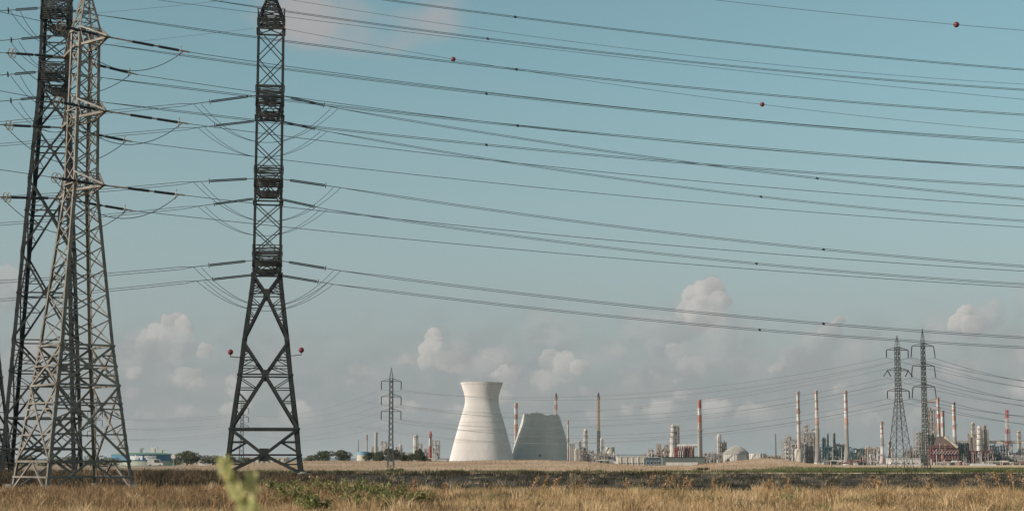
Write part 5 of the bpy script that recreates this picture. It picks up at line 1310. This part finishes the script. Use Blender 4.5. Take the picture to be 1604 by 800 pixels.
def stalk(label, x, Y, ytop, lean, seed, group, plume=True):
    rg = np.random.default_rng(seed); X = at(x, Y).x; H = zz(x, ytop, Y); c = Vector((X, Y, 0)); top_ = Vector((X + lean, Y + rg.uniform(-.1, .1), H)); t = thing('dry_stalk', c, label, 'plant', group)
    mid_ = c.lerp(top_, .55) - Vector((lean * .12, 0, 0)); MB().tube([c, mid_, top_], .022, 5, .010).build('stem', 'stalk', t)
    k = 90 if plume else 26; q = rg.uniform(.55 if plume else .2, 1, k); pts = np.array([np.array(mid_.lerp(top_, max(0, (a - .55) / .45)) if a > .55 else c.lerp(mid_, a / .55)) for a in q]) + rg.normal(0, .05, (k, 3)) * (1.2 if plume else 1.6)
    leaves_mesh('seed_head' if plume else 'dry_leaves', pts, .045, 1, 'brown_blade', t, rg, rg.uniform(.3, 1, k)); return t
GS = 'tall dry stalks rising from the grass'
LS = 'tall dry tan stalk rising from the verge against the dark field'
for i, (x, y, ln) in enumerate([(645, 752, .15), (700, 756, -.1), (828, 746, .5), (846, 744, .35), (858, 748, .55), (868, 750, .1), (915, 752, -.2), (985, 750, -.15), (1012, 744, .4), (1030, 746, .55), (1046, 745, .25), (1068, 748, .1), (1088, 750, -.3),
        (1112, 748, .2), (1200, 750, .15), (1232, 748, .1), (1350, 746, .4), (1362, 748, .3), (1378, 752, -.1), (1450, 752, .2), (1500, 750, .35), (1545, 742, -.5), (1570, 738, -.35), (1588, 736, -.2), (1598, 742, .3)]):
    stalk(LS, x, 70 + (i * 7) % 19, y, ln, 100 + i, GS)
stalk('bare pale stalk leaning right beside the green weed clump', 538, 62, 741, -1.25, 200, None, False); stalk('short broken pale stalk upright beside the green weed clump', 550, 58, 757, -.35, 201, None, False)
stalk('pale dry stalk leaning just left of the blurred green plant', 331, 40, 744, .22, 202, None, False)

# the out-of-focus plant close to the camera
YP = 5.2; c = Vector((at(385, YP).x, YP, 0)); t = thing('roadside_plant', c, 'pale green out-of-focus plant with two leafy spikes close to the camera', 'plant'); rg = np.random.default_rng(77)
for path_, nl in (([(402, 830), (380, 790), (362, 755), (346, 724)], 26), ([(402, 830), (398, 790), (395, 765), (391, 742)], 8)):
    ps = [c] + [P(x, y, YP + rg.uniform(-.04, .04)) for x, y in path_]
    MB().tube(ps, .006, 6, .003).build('stem', 'green_stem', t)
    for seg in range(1, len(ps) - 1):
        a, b = ps[seg], ps[seg + 1]
        for q in range(nl):
            p = a.lerp(b, q / nl) + Vector((rg.uniform(-.012, .012), rg.uniform(-.012, .012), 0)); an = rg.uniform(0, 6.28); L_ = rg.uniform(.032, .055) * (1.15 - .13 * seg); d = Vector((math.cos(an) * .55 - .18, math.sin(an) * .55, .85)).normalized(); nf = (SUN + Vector((rg.uniform(-.7, .7), -.6 + rg.uniform(-.5, .5), rg.uniform(-.3, .5)))).normalized(); sd = d.cross(nf).normalized()
            mb = MB(); w_ = L_ * .3; mb.add([p, p + d * L_ * .45 + sd * w_, p + d * L_, p + d * L_ * .45 - sd * w_, p + d * L_ * .45 - Vector((0, 0, .004))], [(0, 1, 4), (1, 2, 4), (2, 3, 4), (3, 0, 4)])
            o = mb.build('leaf', 'near_leaf', t); at_ = o.data.attributes.new('tone', 'FLOAT', 'POINT'); at_.data.foreach_set('value', [float(rg.uniform(.2, 1))] * len(o.data.vertices))

# ------------------------------------------------------------------ the air: even pale haze round the whole scene
hm = bpy.data.materials.new('haze'); hm.use_nodes = True
hn = hm.node_tree.nodes; hn.clear()
hv_ = hn.new('ShaderNodeVolumePrincipled'); hv_.inputs['Color'].default_value = (.86, .92, .93, 1); hv_.inputs['Density'].default_value = HAZE; hv_.inputs['Anisotropy'].default_value = .2; hv_.inputs['Density Attribute'].default_value = ''; hv_.inputs['Temperature Attribute'].default_value = ''; hv_.inputs['Color Attribute'].default_value = ''
ho = hn.new('ShaderNodeOutputMaterial'); hm.node_tree.links.new(hv_.outputs[0], ho.inputs['Volume'])
me = bpy.data.meshes.new('haze'); x_, y0_, y1_, zb_, zt__ = 14000, -400, 36000, -40, 140
me.from_pydata([(a, b, c_) for c_ in (zb_, zt__) for a, b in ((-x_, y0_), (-x_, y1_), (x_, y1_), (x_, y0_))], [], [(0, 1, 2, 3), (7, 6, 5, 4), (0, 4, 5, 1), (1, 5, 6, 2), (2, 6, 7, 3), (3, 7, 4, 0)])
me.materials.append(hm); o = bpy.data.objects.new('haze', me); COL.objects.link(o); o['kind'] = 'stuff'
